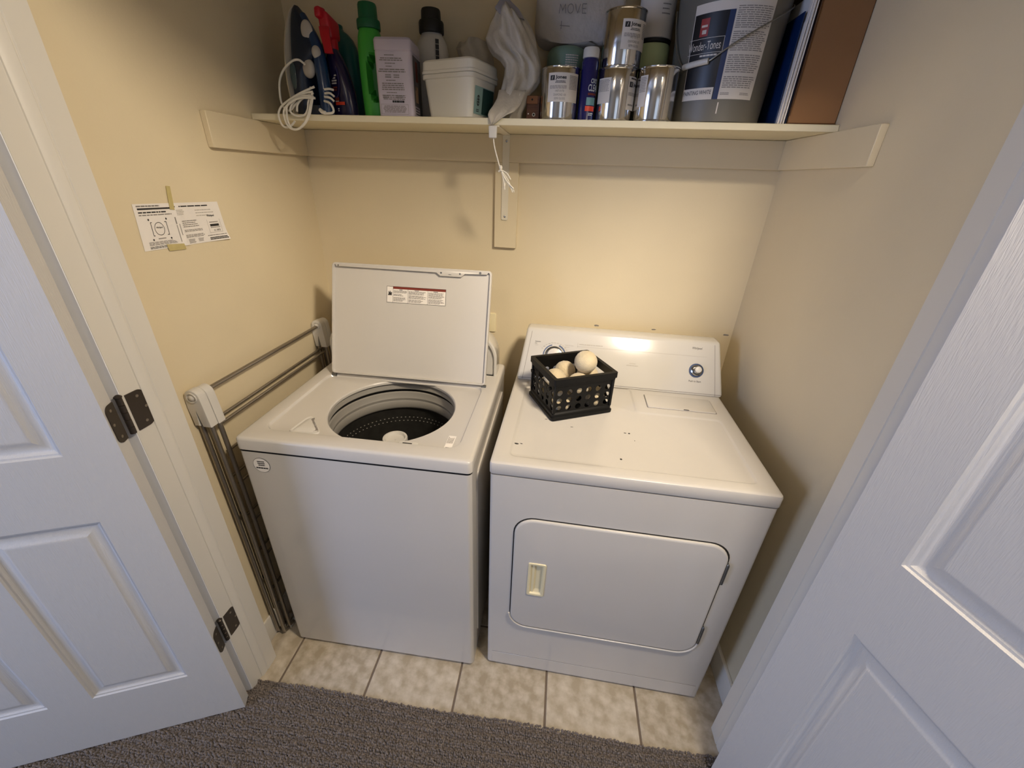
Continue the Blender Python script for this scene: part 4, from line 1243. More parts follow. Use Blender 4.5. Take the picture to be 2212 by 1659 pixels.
def ibody(h0, hfun, k0, kfun, tlist):
    bm = NB()
    rl = []
    for t in tlist:
        a = hw(t); h1 = hfun(t); k1 = kfun(t)
        ring = []
        for k in range(24):
            an = 2 * PI * k / 24
            c, s_ = math.cos(an), math.sin(an)
            f = 0.5 + 0.5 * math.copysign(abs(s_) ** 0.6, s_)
            kk = k0 + (k1 - k0) * f ** 0.8
            ring.append(IP(t, math.copysign(abs(c) ** 0.6, c) * a * kk, h0 + (h1 - h0) * f))
        rl.append(ring)
    rings(bm, rl, True, True, True)
    return bm
bm = NB()
n_ = 24
outl = [(t, hw(t)) for t in [i / n_ for i in range(n_ + 1)]]
poly = [(w_, t * ILN) for t, w_ in outl] + [(-w_, t * ILN) for t, w_ in reversed(outl)]
prism(bm, poly, IO + V(0.008, 0, 0), IW, V(0.012 / ILN, 0, 1), 0.006, 0.001, 1, N=IH)
obj('soleplate', bm, IRONS, iron, label='cream edged soleplate')
obj('body', ibody(0.006, lambda t: tab(HT, t), 0.95, lambda t: tab(KT, t), ts), IRONN, iron)
bm = NB()
hp_ = [(0.90, 0.036, 0.009), (0.80, 0.056, 0.0125), (0.70, 0.076, 0.0150), (0.60, 0.090, 0.0165), (0.48, 0.0985, 0.0180), (0.30, 0.105, 0.0185), (0.12, 0.108, 0.0195), (0.005, 0.108, 0.0200)]
sp = spline([IP(t, 0, h) for t, h, r_ in hp_], 4)
rad = []
for i in range(len(sp)):
    f = i / (len(sp) - 1) * (len(hp_) - 1); j = min(int(f), len(hp_) - 2)
    rad.append(hp_[j][2] * (1 - (f - j)) + hp_[j + 1][2] * (f - j))
tube(bm, sp, 0.018, 18, True, 0, rad)
hd = obj('handle', bm, IRONB, iron)
obj('heel', ibody(0.006, lambda t: 0.100, 0.90, lambda t: 0.5, [0.0, 0.03, 0.07, 0.10]), IRONN, iron)
def oval(t, wv, h, ax, d, ru, rz):
    bm = NB()
    c = IP(t, wv, h); ax = ax.normalized(); u_ = V(0, 0, 1).cross(ax).normalized()
    ball(bm, (0, 0, 0), 1.0, 20, 12)
    for v in bm.verts:
        p_ = v.co.copy(); v.co = c + ax * (p_.x * d) + u_ * (p_.y * ru) + V(0, 0, p_.z * rz)
    return bm
obj('water_tank', oval(0.36, hw(0.36) * 0.80, 0.026, IW + IH * 0.35, 0.006, 0.013, 0.034), IRONT, iron)
obj('steam_button', oval(0.745, 0.0140, 0.0700, IW * 0.75 + IH * 0.66, 0.008, 0.0165, 0.0260), IRONG, hd, label='pale grey oval button')
obj('spray_button', oval(0.560, 0.0120, 0.1010, IW * 0.75 + IH * 0.66, 0.008, 0.0130, 0.0165), IRONG, hd, label='pale grey oval button')
obj('temperature_dial', oval(0.43, 0.020, 0.067, IW + IH * 0.3, 0.012, 0.022, 0.024), IRONG, iron)
bm = NB()
loops = [[(-0.640, 0.520, 1.858), (-0.650, 0.508, 1.866), (-0.668, 0.502, 1.862), (-0.694, 0.5, 1.844), (-0.71, 0.498, 1.823), (-0.717, 0.496, 1.8), (-0.719, 0.494, 1.768), (-0.711, 0.491, 1.750), (-0.694, 0.489, 1.742), (-0.673, 0.49, 1.757), (-0.642, 0.494, 1.781), (-0.621, 0.500, 1.801)],
         [(-0.606, 0.492, 1.801), (-0.648, 0.484, 1.784), (-0.687, 0.482, 1.766), (-0.714, 0.479, 1.748), (-0.724, 0.477, 1.728), (-0.719, 0.477, 1.705), (-0.705, 0.478, 1.698), (-0.688, 0.479, 1.705), (-0.677, 0.48, 1.715)],
         [(-0.612, 0.490, 1.789), (-0.646, 0.485, 1.781), (-0.679, 0.483, 1.757), (-0.687, 0.482, 1.738), (-0.67, 0.483, 1.728), (-0.646, 0.484, 1.731), (-0.634, 0.486, 1.746), (-0.629, 0.488, 1.765), (-0.613, 0.492, 1.787)],
         [(-0.612, 0.488, 1.778), (-0.649, 0.482, 1.776), (-0.688, 0.478, 1.756), (-0.696, 0.475, 1.734), (-0.694, 0.473, 1.708), (-0.682, 0.473, 1.693), (-0.658, 0.474, 1.698), (-0.636, 0.476, 1.717), (-0.624, 0.480, 1.739), (-0.612, 0.486, 1.778)],
         [(-0.606, 0.487, 1.773), (-0.655, 0.477, 1.770), (-0.700, 0.4755, 1.745), (-0.704, 0.4740, 1.716), (-0.690, 0.4700, 1.696), (-0.665, 0.4700, 1.694), (-0.642, 0.4735, 1.712), (-0.628, 0.478, 1.736), (-0.618, 0.486, 1.770)],
         [(-0.618, 0.495, 1.787), (-0.648, 0.49, 1.772), (-0.664, 0.487, 1.757), (-0.669, 0.486, 1.739)],
         [(-0.586, 0.500, 1.768), (-0.565, 0.49, 1.762), (-0.555, 0.487, 1.748), (-0.557, 0.485, 1.7385), (-0.573, 0.484, 1.736), (-0.588, 0.484, 1.737), (-0.594, 0.485, 1.740)],
         [(-0.586, 0.51, 1.798), (-0.570, 0.51, 1.799), (-0.560, 0.515, 1.797)], [(-0.586, 0.51, 1.788), (-0.568, 0.505, 1.788), (-0.556, 0.505, 1.780)], [(-0.586, 0.505, 1.779), (-0.567, 0.50, 1.776), (-0.556, 0.50, 1.768)]]
for l in loops: tube(bm, spline(l, 5), 0.0030, 8)
obj('power_cord', bm, CORDW, iron, label='white power cord bundled in loops over the shelf edge')
bm = NB(); tube(bm, [V(-0.600, 0.494, 1.7455), V(-0.588, 0.487, 1.7390), V(-0.580, 0.484, 1.7375)], 0.005, 12)
obj('plug', bm, CORDW, iron)

# trigger spray bottle
sb = thing('spray_bottle', 'dark purple spray bottle with red trigger head beside the iron', 'spray bottle', (-0.566, 0.585, Z))
bm = NB()
c0 = (-0.566, 0.585)
prf = [(0.041, 0.024, 0.0), (0.0435, 0.026, 0.006), (0.0440, 0.027, 0.03), (0.0425, 0.027, 0.07), (0.038, 0.025, 0.105), (0.033, 0.023, 0.130), (0.026, 0.020, 0.152), (0.017, 0.016, 0.170), (0.0145, 0.0145, 0.178)]
rings(bm, [ell(c0[0] - 0.014 * max(0, (z - 0.06) / 0.1), c0[1], Z + z, rx, ry, 28, 2.3, -0.25) for rx, ry, z in prf], True, True, True)
body = obj('bottle', bm, PURP, sb)
bm = NB()
bp_ = lambda l: (lambda x, y: V(c0[0] + 0.002 + x * 0.97, c0[1] - 0.0275 - l + abs(x) * 0.12 + x * 0.25 * -1 + 0.10 * max(0, y - 0.075), Z + y))
def ov(cx, cy, rx, ry, mi, l, n=28):
    f = bm.faces.new([bm.verts.new(bp_(l)(cx + rx * math.cos(2 * PI * k / n), cy + ry * math.sin(2 * PI * k / n))) for k in range(n)]); f.material_index = mi
ov(-0.012, 0.092, 0.017, 0.043, 0, 0.004); ov(-0.013, 0.090, 0.0145, 0.037, 1, 0.0045)
lines(bm, bp_(0.005), -0.024, -0.004, 0.108, 0.082, 4, 0.6, 2, 31, 0.3); lines(bm, bp_(0.005), -0.022, -0.004, 0.078, 0.066, 2, 0.7, 3, 32, 0.2)
pquad(bm, bp_(0.004), -0.018, 0.016, 0.032, 0.040, 4, 4); pquad(bm, bp_(0.004), -0.018, -0.003, 0.042, 0.052, 3, 2); pquad(bm, bp_(0.0045), -0.018, -0.004, 0.0405, 0.0425, 2, 2)
lines(bm, bp_(0.004), -0.012, -0.005, 0.024, 0.014, 2, 0.6, 2, 33, 0.3)
obj('label', bm, [PURL, PURP, LABELP, REDINK, ORNG], body, recalc=False)
hx, hy, hz_ = c0[0] - 0.016, c0[1], Z + 0.168
bm = NB()
lathe(bm, [(0.0165, 0), (0.0172, 0.004), (0.0172, 0.026), (0.015, 0.030)], (hx, hy, hz_), 22)
hull8(bm, [V(hx - 0.019, hy - 0.026, hz_ + 0.024), V(hx + 0.016, hy - 0.026, hz_ + 0.024), V(hx + 0.020, hy + 0.022, hz_ + 0.024), V(hx - 0.016, hy + 0.022, hz_ + 0.024), V(hx - 0.021, hy - 0.032, hz_ + 0.086), V(hx + 0.010, hy - 0.034, hz_ + 0.088), V(hx + 0.021, hy + 0.024, hz_ + 0.070), V(hx - 0.012, hy + 0.024, hz_ + 0.070)], 0.009, 4)
hull8(bm, [V(hx - 0.021, hy - 0.046, hz_ + 0.067), V(hx - 0.004, hy - 0.048, hz_ + 0.069), V(hx + 0.004, hy - 0.02, hz_ + 0.066), V(hx - 0.019, hy - 0.02, hz_ + 0.064), V(hx - 0.019, hy - 0.046, hz_ + 0.090), V(hx - 0.004, hy - 0.048, hz_ + 0.093), V(hx + 0.006, hy - 0.02, hz_ + 0.092), V(hx - 0.020, hy - 0.02, hz_ + 0.090)], 0.006, 3)
head = obj('spray_head', bm, REDP, sb, label='red trigger spray head')
bm = NB()
tr_ = [(hx - 0.002, hy - 0.028, hz_ + 0.050, 0.0155), (hx + 0.002, hy - 0.036, hz_ + 0.026, 0.014), (hx + 0.006, hy - 0.038, hz_ + 0.004, 0.0125), (hx + 0.010, hy - 0.042, hz_ - 0.014, 0.0125)]
rings(bm, [[V(x - w_, y - 0.004, z), V(x + w_, y - 0.004, z), V(x + w_ * 0.8, y + 0.005, z), V(x - w_ * 0.8, y + 0.005, z)] for x, y, z, w_ in tr_], True, True, True)
obj('trigger', bm, REDP, head)

# teal bottle behind
tb = thing('teal_bottle', 'dark teal bottle behind the red-headed spray bottle', 'bottle', (-0.612, 0.69, Z))
bm = NB()
prf = [(0.050, 0.032, 0), (0.053, 0.034, 0.01), (0.055, 0.035, 0.06), (0.055, 0.035, 0.14), (0.0545, 0.034, 0.185), (0.050, 0.032, 0.212), (0.042, 0.029, 0.232), (0.030, 0.024, 0.247), (0.019, 0.018, 0.256), (0.016, 0.016, 0.262)]
rings(bm, [ell(-0.612, 0.69, Z + z * 0.94, rx * 1.15, ry, 28, 2.3) for rx, ry, z in prf], True, True, True)
obj('bottle', bm, TEAL, tb)
bm = NB(); lathe(bm, [(0.0175, 0.2455), (0.018, 0.2465), (0.018, 0.254), (0.016, 0.256)], (-0.612, 0.69, Z), 20)
obj('cap', bm, TEAL, tb)

# green bottle with grip hole
gb = thing('detergent_bottle', 'bright green bottle with dark green cap and grip recess on the shelf', 'bottle', (-0.4675, 0.585, Z))
bm = NB()
gx, gy = -0.4665, 0.592
n = 48
prf = [(0.031, 0.026, 0.0), (0.034, 0.029, 0.004), (0.0355, 0.031, 0.02), (0.0365, 0.033, 0.06), (0.0372, 0.034, 0.10), (0.0372, 0.034, 0.15), (0.0360, 0.033, 0.18), (0.0335, 0.031, 0.202), (0.0285, 0.028, 0.217), (0.026, 0.026, 0.222)]
# resample for a fine mesh
zz = [i / 44 * 0.222 for i in range(45)]
def interp(z):
    for a, b in zip(prf[:-1], prf[1:]):
        if a[2] <= z <= b[2] + 1e-9:
            t = (z - a[2]) / (b[2] - a[2]); return a[0] + (b[0] - a[0]) * t, a[1] + (b[1] - a[1]) * t
    return prf[-1][:2]
rl = []
dent = {}
for zi, z in enumerate(zz):
    rx, ry = interp(z)
    ring = ell(gx, gy, Z + z, rx, ry, n, 2.2)
    for k in range(n):
        u = (ring[k].x - (gx + 0.016)) / 0.021
        v = (z - 0.100) / 0.060
        if ring[k].y < gy and u * u + v * v < 1:
            ring[k].y += 0.030 * min(1, (1 - u * u - v * v) * 4)
            dent[(zi, k)] = 1
    rl.append(ring)
vv = rings(bm, rl, True, True, True)
bm.faces.ensure_lookup_table()
dv = {vv[zi][k] for zi, k in dent}
for f in bm.faces:
    if len(f.verts) == 4 and sum(v in dv for v in f.verts) >= 3: f.material_index = 1
obj('bottle', bm, [GRNB, GRND], gb)
bm = NB()
lathe(bm, [(0.0285, 0.218), (0.0325, 0.219), (0.0330, 0.222), (0.0330, 0.236), (0.0318, 0.240), (0.0268, 0.242), (0.0262, 0.272), (0.0245, 0.277), (0.002, 0.277)], (gx, gy, Z), 36, True, False)
obj('cap', bm, GRNC, gb, label='dark green screw cap')

# lavender tub
lt_ = thing('scent_beads_tub', 'pale lavender rectangular plastic tub with small print on its narrow side', 'container', (-0.377, 0.565, Z), R(4))
bm = NB()
rp = lambda d, r: rrect(-0.0535 + d, 0.0535 - d, -0.052 + d, 0.060 - d, r, 5)
rings(bm, [[V(*p, z) for p in rp(d, r)] for d, r, z in ((0.004, 0.008, 0.0), (0.0015, 0.010, 0.003), (0.0015, 0.010, 0.154), (0.0022, 0.010, 0.155), (0.0022, 0.010, 0.1565), (0.0006, 0.010, 0.1575), (0.0006, 0.010, 0.180), (0.004, 0.009, 0.1855), (0.010, 0.006, 0.187))], True, True, True)
lb = obj('tub', bm, LAV, lt_, local=True, smooth=30)
bm = NB()
q = plane_place((-0.0535, -0.0506, 0), (1, 0, 0), (0, 0, 1), 0.0006)
y = 0.146
for a, b, cnt, hgt, sd in ((0.030, 0.058, 1, 0.004, 1), (0.014, 0.082, 2, 0.009, 2), (0.030, 0.060, 1, 0.004, 3), (0.032, 0.050, 1, 0.004, 4), (0.010, 0.088, 2, 0.010, 5), (0.028, 0.046, 2, 0.010, 6), (0.030, 0.058, 1, 0.004, 8), (0.016, 0.082, 4, 0.019, 9), (0.028, 0.060, 1, 0.004, 10), (0.014, 0.086, 3, 0.013, 11)):
    lines(bm, q, a, b, y, y - hgt, cnt, 0.5, 0, sd, 0.12, True)
    if sd == 6: lines(bm, q, 0.052, 0.070, y, y - hgt, 2, 0.5, 0, 7, 0.2, True)
    y -= hgt + 0.0028
lines(bm, q, 0.018, 0.036, 0.052, 0.043, 2, 0.5, 0, 12, 0.2); lines(bm, q, 0.056, 0.078, 0.052, 0.043, 2, 0.5, 0, 13, 0.3)
lines(bm, q, 0.044, 0.080, 0.040, 0.033, 1, 0.75, 1, 14, 0.03)
for a in ((0.010, 0.090, 0.030, 0.0306), (0.010, 0.090, 0.006, 0.0066), (0.010, 0.0106, 0.006, 0.030), (0.0894, 0.090, 0.006, 0.030)): pquad(bm, q, *a, 0)
lines(bm, q, 0.014, 0.086, 0.027, 0.009, 6, 0.5, 0, 15, 0.15, True)
obj('side_print', bm, [GREYINK, INK], lb, local=True, recalc=False)
bm = NB()
q = plane_place((0.0521, -0.0405, 0), (0, 1, 0), (0, 0, 1), 0.0004)
pquad(bm, q, 0.006, 0.092, 0.030, 0.150, 0)
q = plane_place((0.0521, -0.0405, 0), (0, 1, 0), (0, 0, 1), 0.0008)
pquad(bm, q, 0.030, 0.052, 0.092, 0.140, 1); pquad(bm, q, 0.018, 0.050, 0.040, 0.080, 2); pquad(bm, q, 0.020, 0.030, 0.070, 0.082, 3); pquad(bm, q, 0.06, 0.09, 0.004, 0.12, 3)
lines(bm, q, 0.01, 0.06, 0.026, 0.006, 3, 0.4, 3, 3, 0.4)
obj('picture_label', bm, [LAVPIC, REDINK, SKIN, BUCKB], lb, local=True, recalc=False)

# white bottle with black cap
wb = thing('softener_bottle', 'white bottle with large black cap behind the lavender tub', 'bottle', (-0.312, 0.704, Z))
bm = NB()
lathe(bm, [(0.044, 0), (0.048, 0.004), (0.050, 0.02), (0.052, 0.12), (0.052, 0.165), (0.050, 0.190), (0.045, 0.212), (0.036, 0.228), (0.032, 0.234), (0.031, 0.244)], (-0.312, 0.704, Z), 40, ell=0.85)
wbo = obj('bottle', bm, PLASW, wb)
bm = NB()
q = cyl_place(-0.312, 0.704, 0.0525, Z, R(24), 0.0005)
pr = cyl_place(-0.312, 0.704, 0.0535, Z, R(24), 0.0003)
lines(bm, lambda x, y: pr(y * 0.9 - 0.0, 0.215 - x), 0, 0.07, 0.014, 0.002, 1, 1.0, 0, 5, 0.0)
obj('lettering', bm, INK, wbo, recalc=False)
bm = NB()
lathe(bm, [(0.0340, 0.236), (0.0372, 0.237), (0.0378, 0.240), (0.0378, 0.262), (0.036, 0.266), (0.0300, 0.268), (0.0290, 0.290), (0.0270, 0.2945), (0.002, 0.2945)], (-0.312, 0.702, Z), 40, True, False)
obj('cap', bm, BLKCAP, wb, label='black screw cap')

# white square tub with lid, turned
wt = thing('lidded_tub', 'white square plastic tub with snap lid at the shelf front', 'container', (-0.196, 0.585, Z), R(-20))
bm = NB()
def tr4(hx, hy, r, z): return [V(x, y, z) for x, y in rrect(-hx, hx, -hy, hy, r, 6)]
rings(bm, [tr4(0.069, 0.060, 0.014, 0.0), tr4(0.073, 0.064, 0.016, 0.003), tr4(0.0835, 0.0735, 0.019, 0.094), tr4(0.0885, 0.0785, 0.020, 0.095), tr4(0.0885, 0.0785, 0.020, 0.1045), tr4(0.084, 0.075, 0.02, 0.106)], True, True, True)
wto = obj('tub', bm, TUBW, wt, local=True, smooth=30)
bm = NB()
rings(bm, [tr4(0.085, 0.0755, 0.02, 0.1055), tr4(0.0895, 0.0795, 0.021, 0.1068), tr4(0.0895, 0.0795, 0.021, 0.1125), tr4(0.0885, 0.0785, 0.021, 0.1135), tr4(0.0880, 0.078, 0.021, 0.115), tr4(0.0882, 0.0782, 0.021, 0.116), tr4(0.0870, 0.077, 0.021, 0.134), tr4(0.083, 0.073, 0.020, 0.1385), tr4(0.076, 0.066, 0.016, 0.139)], True, False, True)
obj('lid', bm, TUBW, wt, local=True, smooth=30)
bm = NB()
sl_ = (0.0835 - 0.073) / 0.091
q = lambda x, y: V(0.0738 + sl_ * (y - 0.003) + 0.0006, x, y)
pquad(bm, q, -0.052, 0.052, 0.012, 0.078, 0)
q2 = lambda x, y: q(x, y) + V(0.0005, 0, 0)
pquad(bm, q2, -0.010, 0.052, 0.014, 0.076, 1)
for cy_, ry_ in ((0.045, 0.013),):
    for k in range(24):
        a, b = 2 * PI * k / 24, 2 * PI * (k + 1) / 24
        f = bm.faces.new([bm.verts.new(q2(-0.032 + rr * 0.009 * math.cos(t), cy_ + rr * ry_ * math.sin(t))) for rr, t in ((0.8, a), (1, a), (1, b), (0.8, b))]); f.material_index = 2
pquad(bm, q2, -0.037, -0.027, 0.040, 0.043, 2); pquad(bm, q2, -0.037, -0.027, 0.046, 0.049, 2); pquad(bm, q2, -0.034, -0.030, 0.034, 0.056, 2)
lines(bm, q2, -0.040, -0.024, 0.024, 0.016, 2, 0.5, 2, 3, 0.3)
obj('teal_label', bm, [TEALAB, TEALDK, INK], wto, local=True, recalc=False)

# crumpled plastic bags
def bagmesh(rows, y0, dep, seed, n=56, amp=0.10, m=5, freq=(3, 5, 9)):
    r = random.Random(seed)
    ph = [r.random() * 6.28 for _ in range(8)]
    fr = []
    for a, b in zip(rows[:-1], rows[1:]):
        for k in range(m):
            t = k / m; fr.append(tuple(a[i] * (1 - t) + b[i] * t for i in range(len(a))))
    fr.append(rows[-1])
    bm = NB()
    rl = []
    zmax, zmin = rows[0][0], rows[-1][0]
    for row in fr:
        z, xa, xb = row[:3]
        yy = y0 + (row[3] if len(row) > 3 else 0)
        c = (xa + xb) / 2; rx = max((xb - xa) / 2, 0.002)
        dd = dep * min(1.0, rx / 0.035)
        ring = []
        for k in range(n):
            a = 2 * PI * k / n
            f = 1 + amp * (math.sin(freq[0] * a + ph[0] + z * 25) * 0.6 + math.sin(freq[1] * a + ph[1] - z * 41) * 0.5 + math.sin(freq[2] * a + ph[2] + z * 60) * 0.35) * (0.35 + 0.65 * abs(math.sin(a)))
            x = c + rx * math.cos(a) * (1 + (f - 1) * 0.35)
            y = yy + dd * math.sin(a) * f
            ring.append(V(x, min(y, YB - 0.004), z + 0.004 * math.sin(3 * a + ph[3])))
        rl.append(ring)
    rings(bm, rl, True, True, True)
    return bm
rows = [(2.012, -0.066, -0.058), (2.004, -0.078, -0.046), (1.990, -0.090, -0.030), (1.966, -0.104, -0.006), (1.950, -0.110, 0.008), (1.931, -0.120, 0.020), (1.912, -0.112, 0.026), (1.896, -0.100, 0.030), (1.883, -0.078, 0.035), (1.868, -0.066, 0.040), (1.850, -0.068, 0.041), (1.831, -0.072, 0.040), (1.816, -0.076, 0.029), (1.799, -0.076, 0.010), (1.773, -0.078, 0.000), (1.757, -0.082, -0.008), (1.737, -0.085, -0.012)]
bag = thing('plastic_bag', 'limp translucent white plastic bag drooping over the shelf edge beside the tub', 'bag', (-0.04, 0.58, Z))
bm = bagmesh([r + (0.01,) for r in rows], 0.575, 0.048, 4, amp=0.26, freq=(4, 7, 13))
obj('bag_body', bm, BAG, bag, smooth=180)
bm = NB()
tl = [(1.806, -0.074, 0.004, 0.534), (1.785, -0.077, -0.002, 0.524), (1.766, -0.084, -0.010, 0.508), (1.750, -0.094, -0.022, 0.492), (1.740, -0.097, -0.045, 0.4865), (1.728, -0.0935, -0.064, 0.483), (1.716, -0.0880, -0.081, 0.4815)]
rl = []
for z, xa, xb, yy in tl:
    rl.append([V(xa + (xb - xa) * k / 8, yy - 0.004 * math.sin(k * 1.9 + z * 90), z) for k in range(9)] + [V(xb - (xb - xa) * k / 8, yy + 0.0035 - 0.003 * math.sin((8 - k) * 1.9 + z * 90), z) for k in range(9)])
rings(bm, rl, True, True, True)
obj('bag_tail', bm, BAG, bag, smooth=180)
bm = NB()
rl = []
for z, xa, xb in ((2.014, -0.066, -0.058), (2.004, -0.080, -0.045), (1.990, -0.0915, -0.026), (1.978, -0.080, -0.018), (1.970, -0.062, -0.012)):
    rl.append([V(xa, 0.552, z), V((xa + xb) / 2, 0.545, z - 0.002), V(xb, 0.552, z - 0.004), V(xb, 0.60, z), V(xa, 0.60, z)])
rings(bm, rl, True, True, True)
obj('bag_corner', bm, BAGT, bag)
bm = bagmesh([(1.955, -0.205, -0.150), (1.950, -0.225, -0.128), (1.935, -0.235, -0.125), (1.920, -0.23, -0.12), (1.88, -0.22, -0.115), (1.80, -0.215, -0.115), (1.737, -0.21, -0.115)], 0.700, 0.038, 9, amp=0.2)
bmesh.ops.translate(bm, verts=bm.verts, vec=(0, 0.004, 0))
solo('crumpled_bag', bm, BAG, 'small crumpled pale bag lying behind the lidded tub', 'bag', (-0.17, 0.70, Z), smooth=180)

# brown wooden block with drilled holes
wbk = thing('wooden_block', 'small brown wooden block with drilled holes beside the paint cans', 'wood block', (0.021, 0.60, Z))
bm = NB(); bx(bm, 0.004, 0.042, 0.568, 0.64, Z, Z + 0.064, 0.001, 1)
bo = obj('block', bm, WOODB, wbk)
bm = NB(); bx(bm, 0.0035, 0.0365, 0.5655, 0.569, Z + 0.044, Z + 0.064, 0.0008, 1)
obj('light_batten', bm, WOODL, wbk)
for x, z, r_, mt, nm in ((0.020, 0.0545, 0.0026, GASK, 'hole'), (0.010, 0.020, 0.0020, PLASW, 'peg'), (0.026, 0.018, 0.0048, IRONG, 'eyelet'), (0.026, 0.018, 0.0028, GASK, 'hole')):
    bm = NB()
    prism(bm, [(r_ * math.cos(2 * PI * k / 16), r_ * math.sin(2 * PI * k / 16)) for k in range(16)], (x, 0.5655 if z > 0.04 else 0.568, Z + z), (1, 0, 0), (0, 0, 1), 0.0006 if nm != 'hole' else 0.0009, N=(0, -1, 0))
    obj(nm, bm, mt, wbk)

# paint cans
def paint_can(cx, cy, z0, r, h, lab, arcs, seam=None):
    t = thing('paint_can', lab, 'can', (cx, cy, z0), 0, 'small shiny metal paint cans')
    bm = NB()
    lathe(bm, [(r - 0.003, 0.0015), (r + 0.0006, 0.0), (r + 0.0006, 0.0022), (r - 0.0006, 0.0035), (r, 0.005), (r, h - 0.006), (r - 0.0004, h - 0.0045), (r + 0.0010, h - 0.003), (r + 0.0010, h - 0.0008), (r, h)], (cx, cy, z0), 64, True, False)
    c = obj('can', bm, CANM, t, smooth=30)
    bm = NB()
    lathe(bm, [(r, h), (r - 0.004, h - 0.001), (r - 0.005, h - 0.004), (r - 0.009, h - 0.004), (r - 0.011, h - 0.001), (r - 0.014, h - 0.0008), (r - 0.016, h - 0.003), (0.001, h - 0.003)], (cx, cy, z0), 64, False, False)
    obj('lid', bm, CANM, t, smooth=30)
    if seam is not None:
        bm = NB()
        pquad(bm, cyl_place(cx, cy, r, z0, seam, 0.0004), 0, 0.0010, 0.006, h - 0.006, 0)
        obj('seam', bm, GREYINK, c, recalc=False)
    for a0, a1, y0, y1, kind in arcs:
        bm = NB()
        p0 = cyl_place(cx, cy, r, z0, a0, 0.0005); p1 = cyl_place(cx, cy, r, z0, a0, 0.0008)
        wd = (a1 - a0) * r
        pquad(bm, p0, 0, wd, y0, y1, 0, max(6, int(wd / 0.004)))
        H_ = y1 - y0
        if kind == 'front':
            x = 0.006
            pquad(bm, p1, x, x + 0.0125, y1 - 0.017, y1 - 0.006, 1, 3)
            p2 = cyl_place(cx, cy, r, z0, a0, 0.0011)
            f = bm.faces.new([bm.verts.new(p2(x + a, y1 - 0.017 + b)) for a, b in ((0.0050, 0.0015), (0.0062, 0.0022), (0.0082, 0.0090), (0.0068, 0.0090), (0.0055, 0.0045))]); f.material_index = 0
            text(bm, 'Jones', p1, x + 0.0145, y1 - 0.0165, h=0.0105, wid=0.030, mi=1, bold=0.03)
            lines(bm, p1, x + 0.014, x + 0.044, y1 - 0.0185, y1 - 0.0245, 2, 0.5, 1, 2, 0.15, True)
            lines(bm, p1, x, x + 0.048, y1 - 0.029, y1 - 0.037, 3, 0.5, 2, 3, 0.1)
            text(bm, '1407-0170', p1, x + 0.016, y0 + 0.0225, h=0.0050, wid=0.024, mi=2)
            text(bm, 'DIAMOND 100', p1, x + 0.012, y0 + 0.0135, h=0.0052, wid=0.034, mi=2)
            text(bm, 'SEMI GLOSS', p1, x + 0.014, y0 + 0.0050, h=0.0052, wid=0.030, mi=2)
            if wd > 0.066: lines(bm, p1, x + 0.054, wd - 0.003, y1 - 0.006, y1 - 0.038, 10, 0.5, 2, 5, 0.1)
        elif kind == 'tail':
            lines(bm, p1, 0.002, wd - 0.002, y1 - 0.004, y1 - H_ * 0.55, 10, 0.45, 2, 6, 0.15)
        elif kind == 'partial':
            lines(bm, p1, 0.008, 0.034, y1 - 0.003, y1 - 0.008, 1, 0.7, 1, 6, 0.05)
            pquad(bm, p1, 0.004, 0.0165, y1 - 0.024, y1 - 0.012, 1, 3)
            p2 = cyl_place(cx, cy, r, z0, a0, 0.0011)
            f = bm.faces.new([bm.verts.new(p2(0.004 + a, y1 - 0.0235 + b)) for a, b in ((0.0050, 0.0015), (0.0062, 0.0022), (0.0082, 0.0095), (0.0068, 0.0095), (0.0055, 0.0045))]); f.material_index = 0
            text(bm, 'Jones', p1, 0.0180, y1 - 0.0235, h=0.0105, wid=0.030, mi=1, bold=0.03)
            lines(bm, p1, 0.003, 0.045, y1 - 0.036, y1 - 0.044, 3, 0.5, 2, 7, 0.1); lines(bm, p1, 0.006, 0.03, y0 + 0.014, y0 + 0.006, 1, 0.5, 2, 8, 0.1)
        obj('paper_label', bm, [LABELP, INK, GREYINK], c, recalc=False)
    return t
CR, CHT = 0.0555, 0.124
paint_can(0.0985, 0.560, Z, 0.0535, CHT, 'small metal paint can, leftmost, white label facing front', [(R(-36), R(62), 0.042, 0.108, 'front')])
paint_can(0.2545, 0.566, Z, 0.0535, CHT, 'small metal paint can under another can, label split at both sides', [(R(-64), R(-20), 0.042, 0.100, 'tail'), (R(32), R(120), 0.028, 0.104, 'partial')])
paint_can(0.2580, 0.572, Z + CHT + 0.0004, 0.0545, CHT, 'small metal paint can stacked on top of another can', [(R(-10), R(75), 0.036, 0.098, 'front')])
paint_can(0.3625, 0.550, Z, 0.0545, CHT, 'small metal paint can, rightmost, bare metal side with seam forward', [(R(-62), R(-36), 0.034, 0.104, 'tail'), (R(96), R(150), 0.03, 0.1, 'tail')], seam=R(20))

# navy spray can
nc = thing('aerosol_can', 'slim dark blue aerosol can with white cap between two paint cans', 'aerosol can', (0.1855, 0.545, Z))
bm = NB()
nx, ny, nr = 0.1765, 0.550, 0.0232
lathe(bm, [(nr - 0.002, 0.001), (nr, 0.0), (nr, 0.003), (nr - 0.0008, 0.005), (nr - 0.0006, 0.138), (nr - 0.002, 0.142), (nr - 0.006, 0.148)], (nx, ny, Z), 40)
co = obj('can', bm, NAVYC, nc, smooth=35)
bm = NB(); lathe(bm, [(nr - 0.003, 0.146), (nr - 0.0015, 0.147), (nr - 0.0015, 0.165), (nr - 0.0035, 0.169), (0.001, 0.169)], (nx, ny, Z), 36, True, False)
obj('cap', bm, PLASW, nc, label='white plastic cap')
bm = NB()
p1 = cyl_place(nx, ny, nr, Z, R(0), 0.0008)
text(bm, 'OXY', p1, 0.006, 0.088, h=0.011, wid=0.022, mi=0, bold=0.02, shear=0.15)
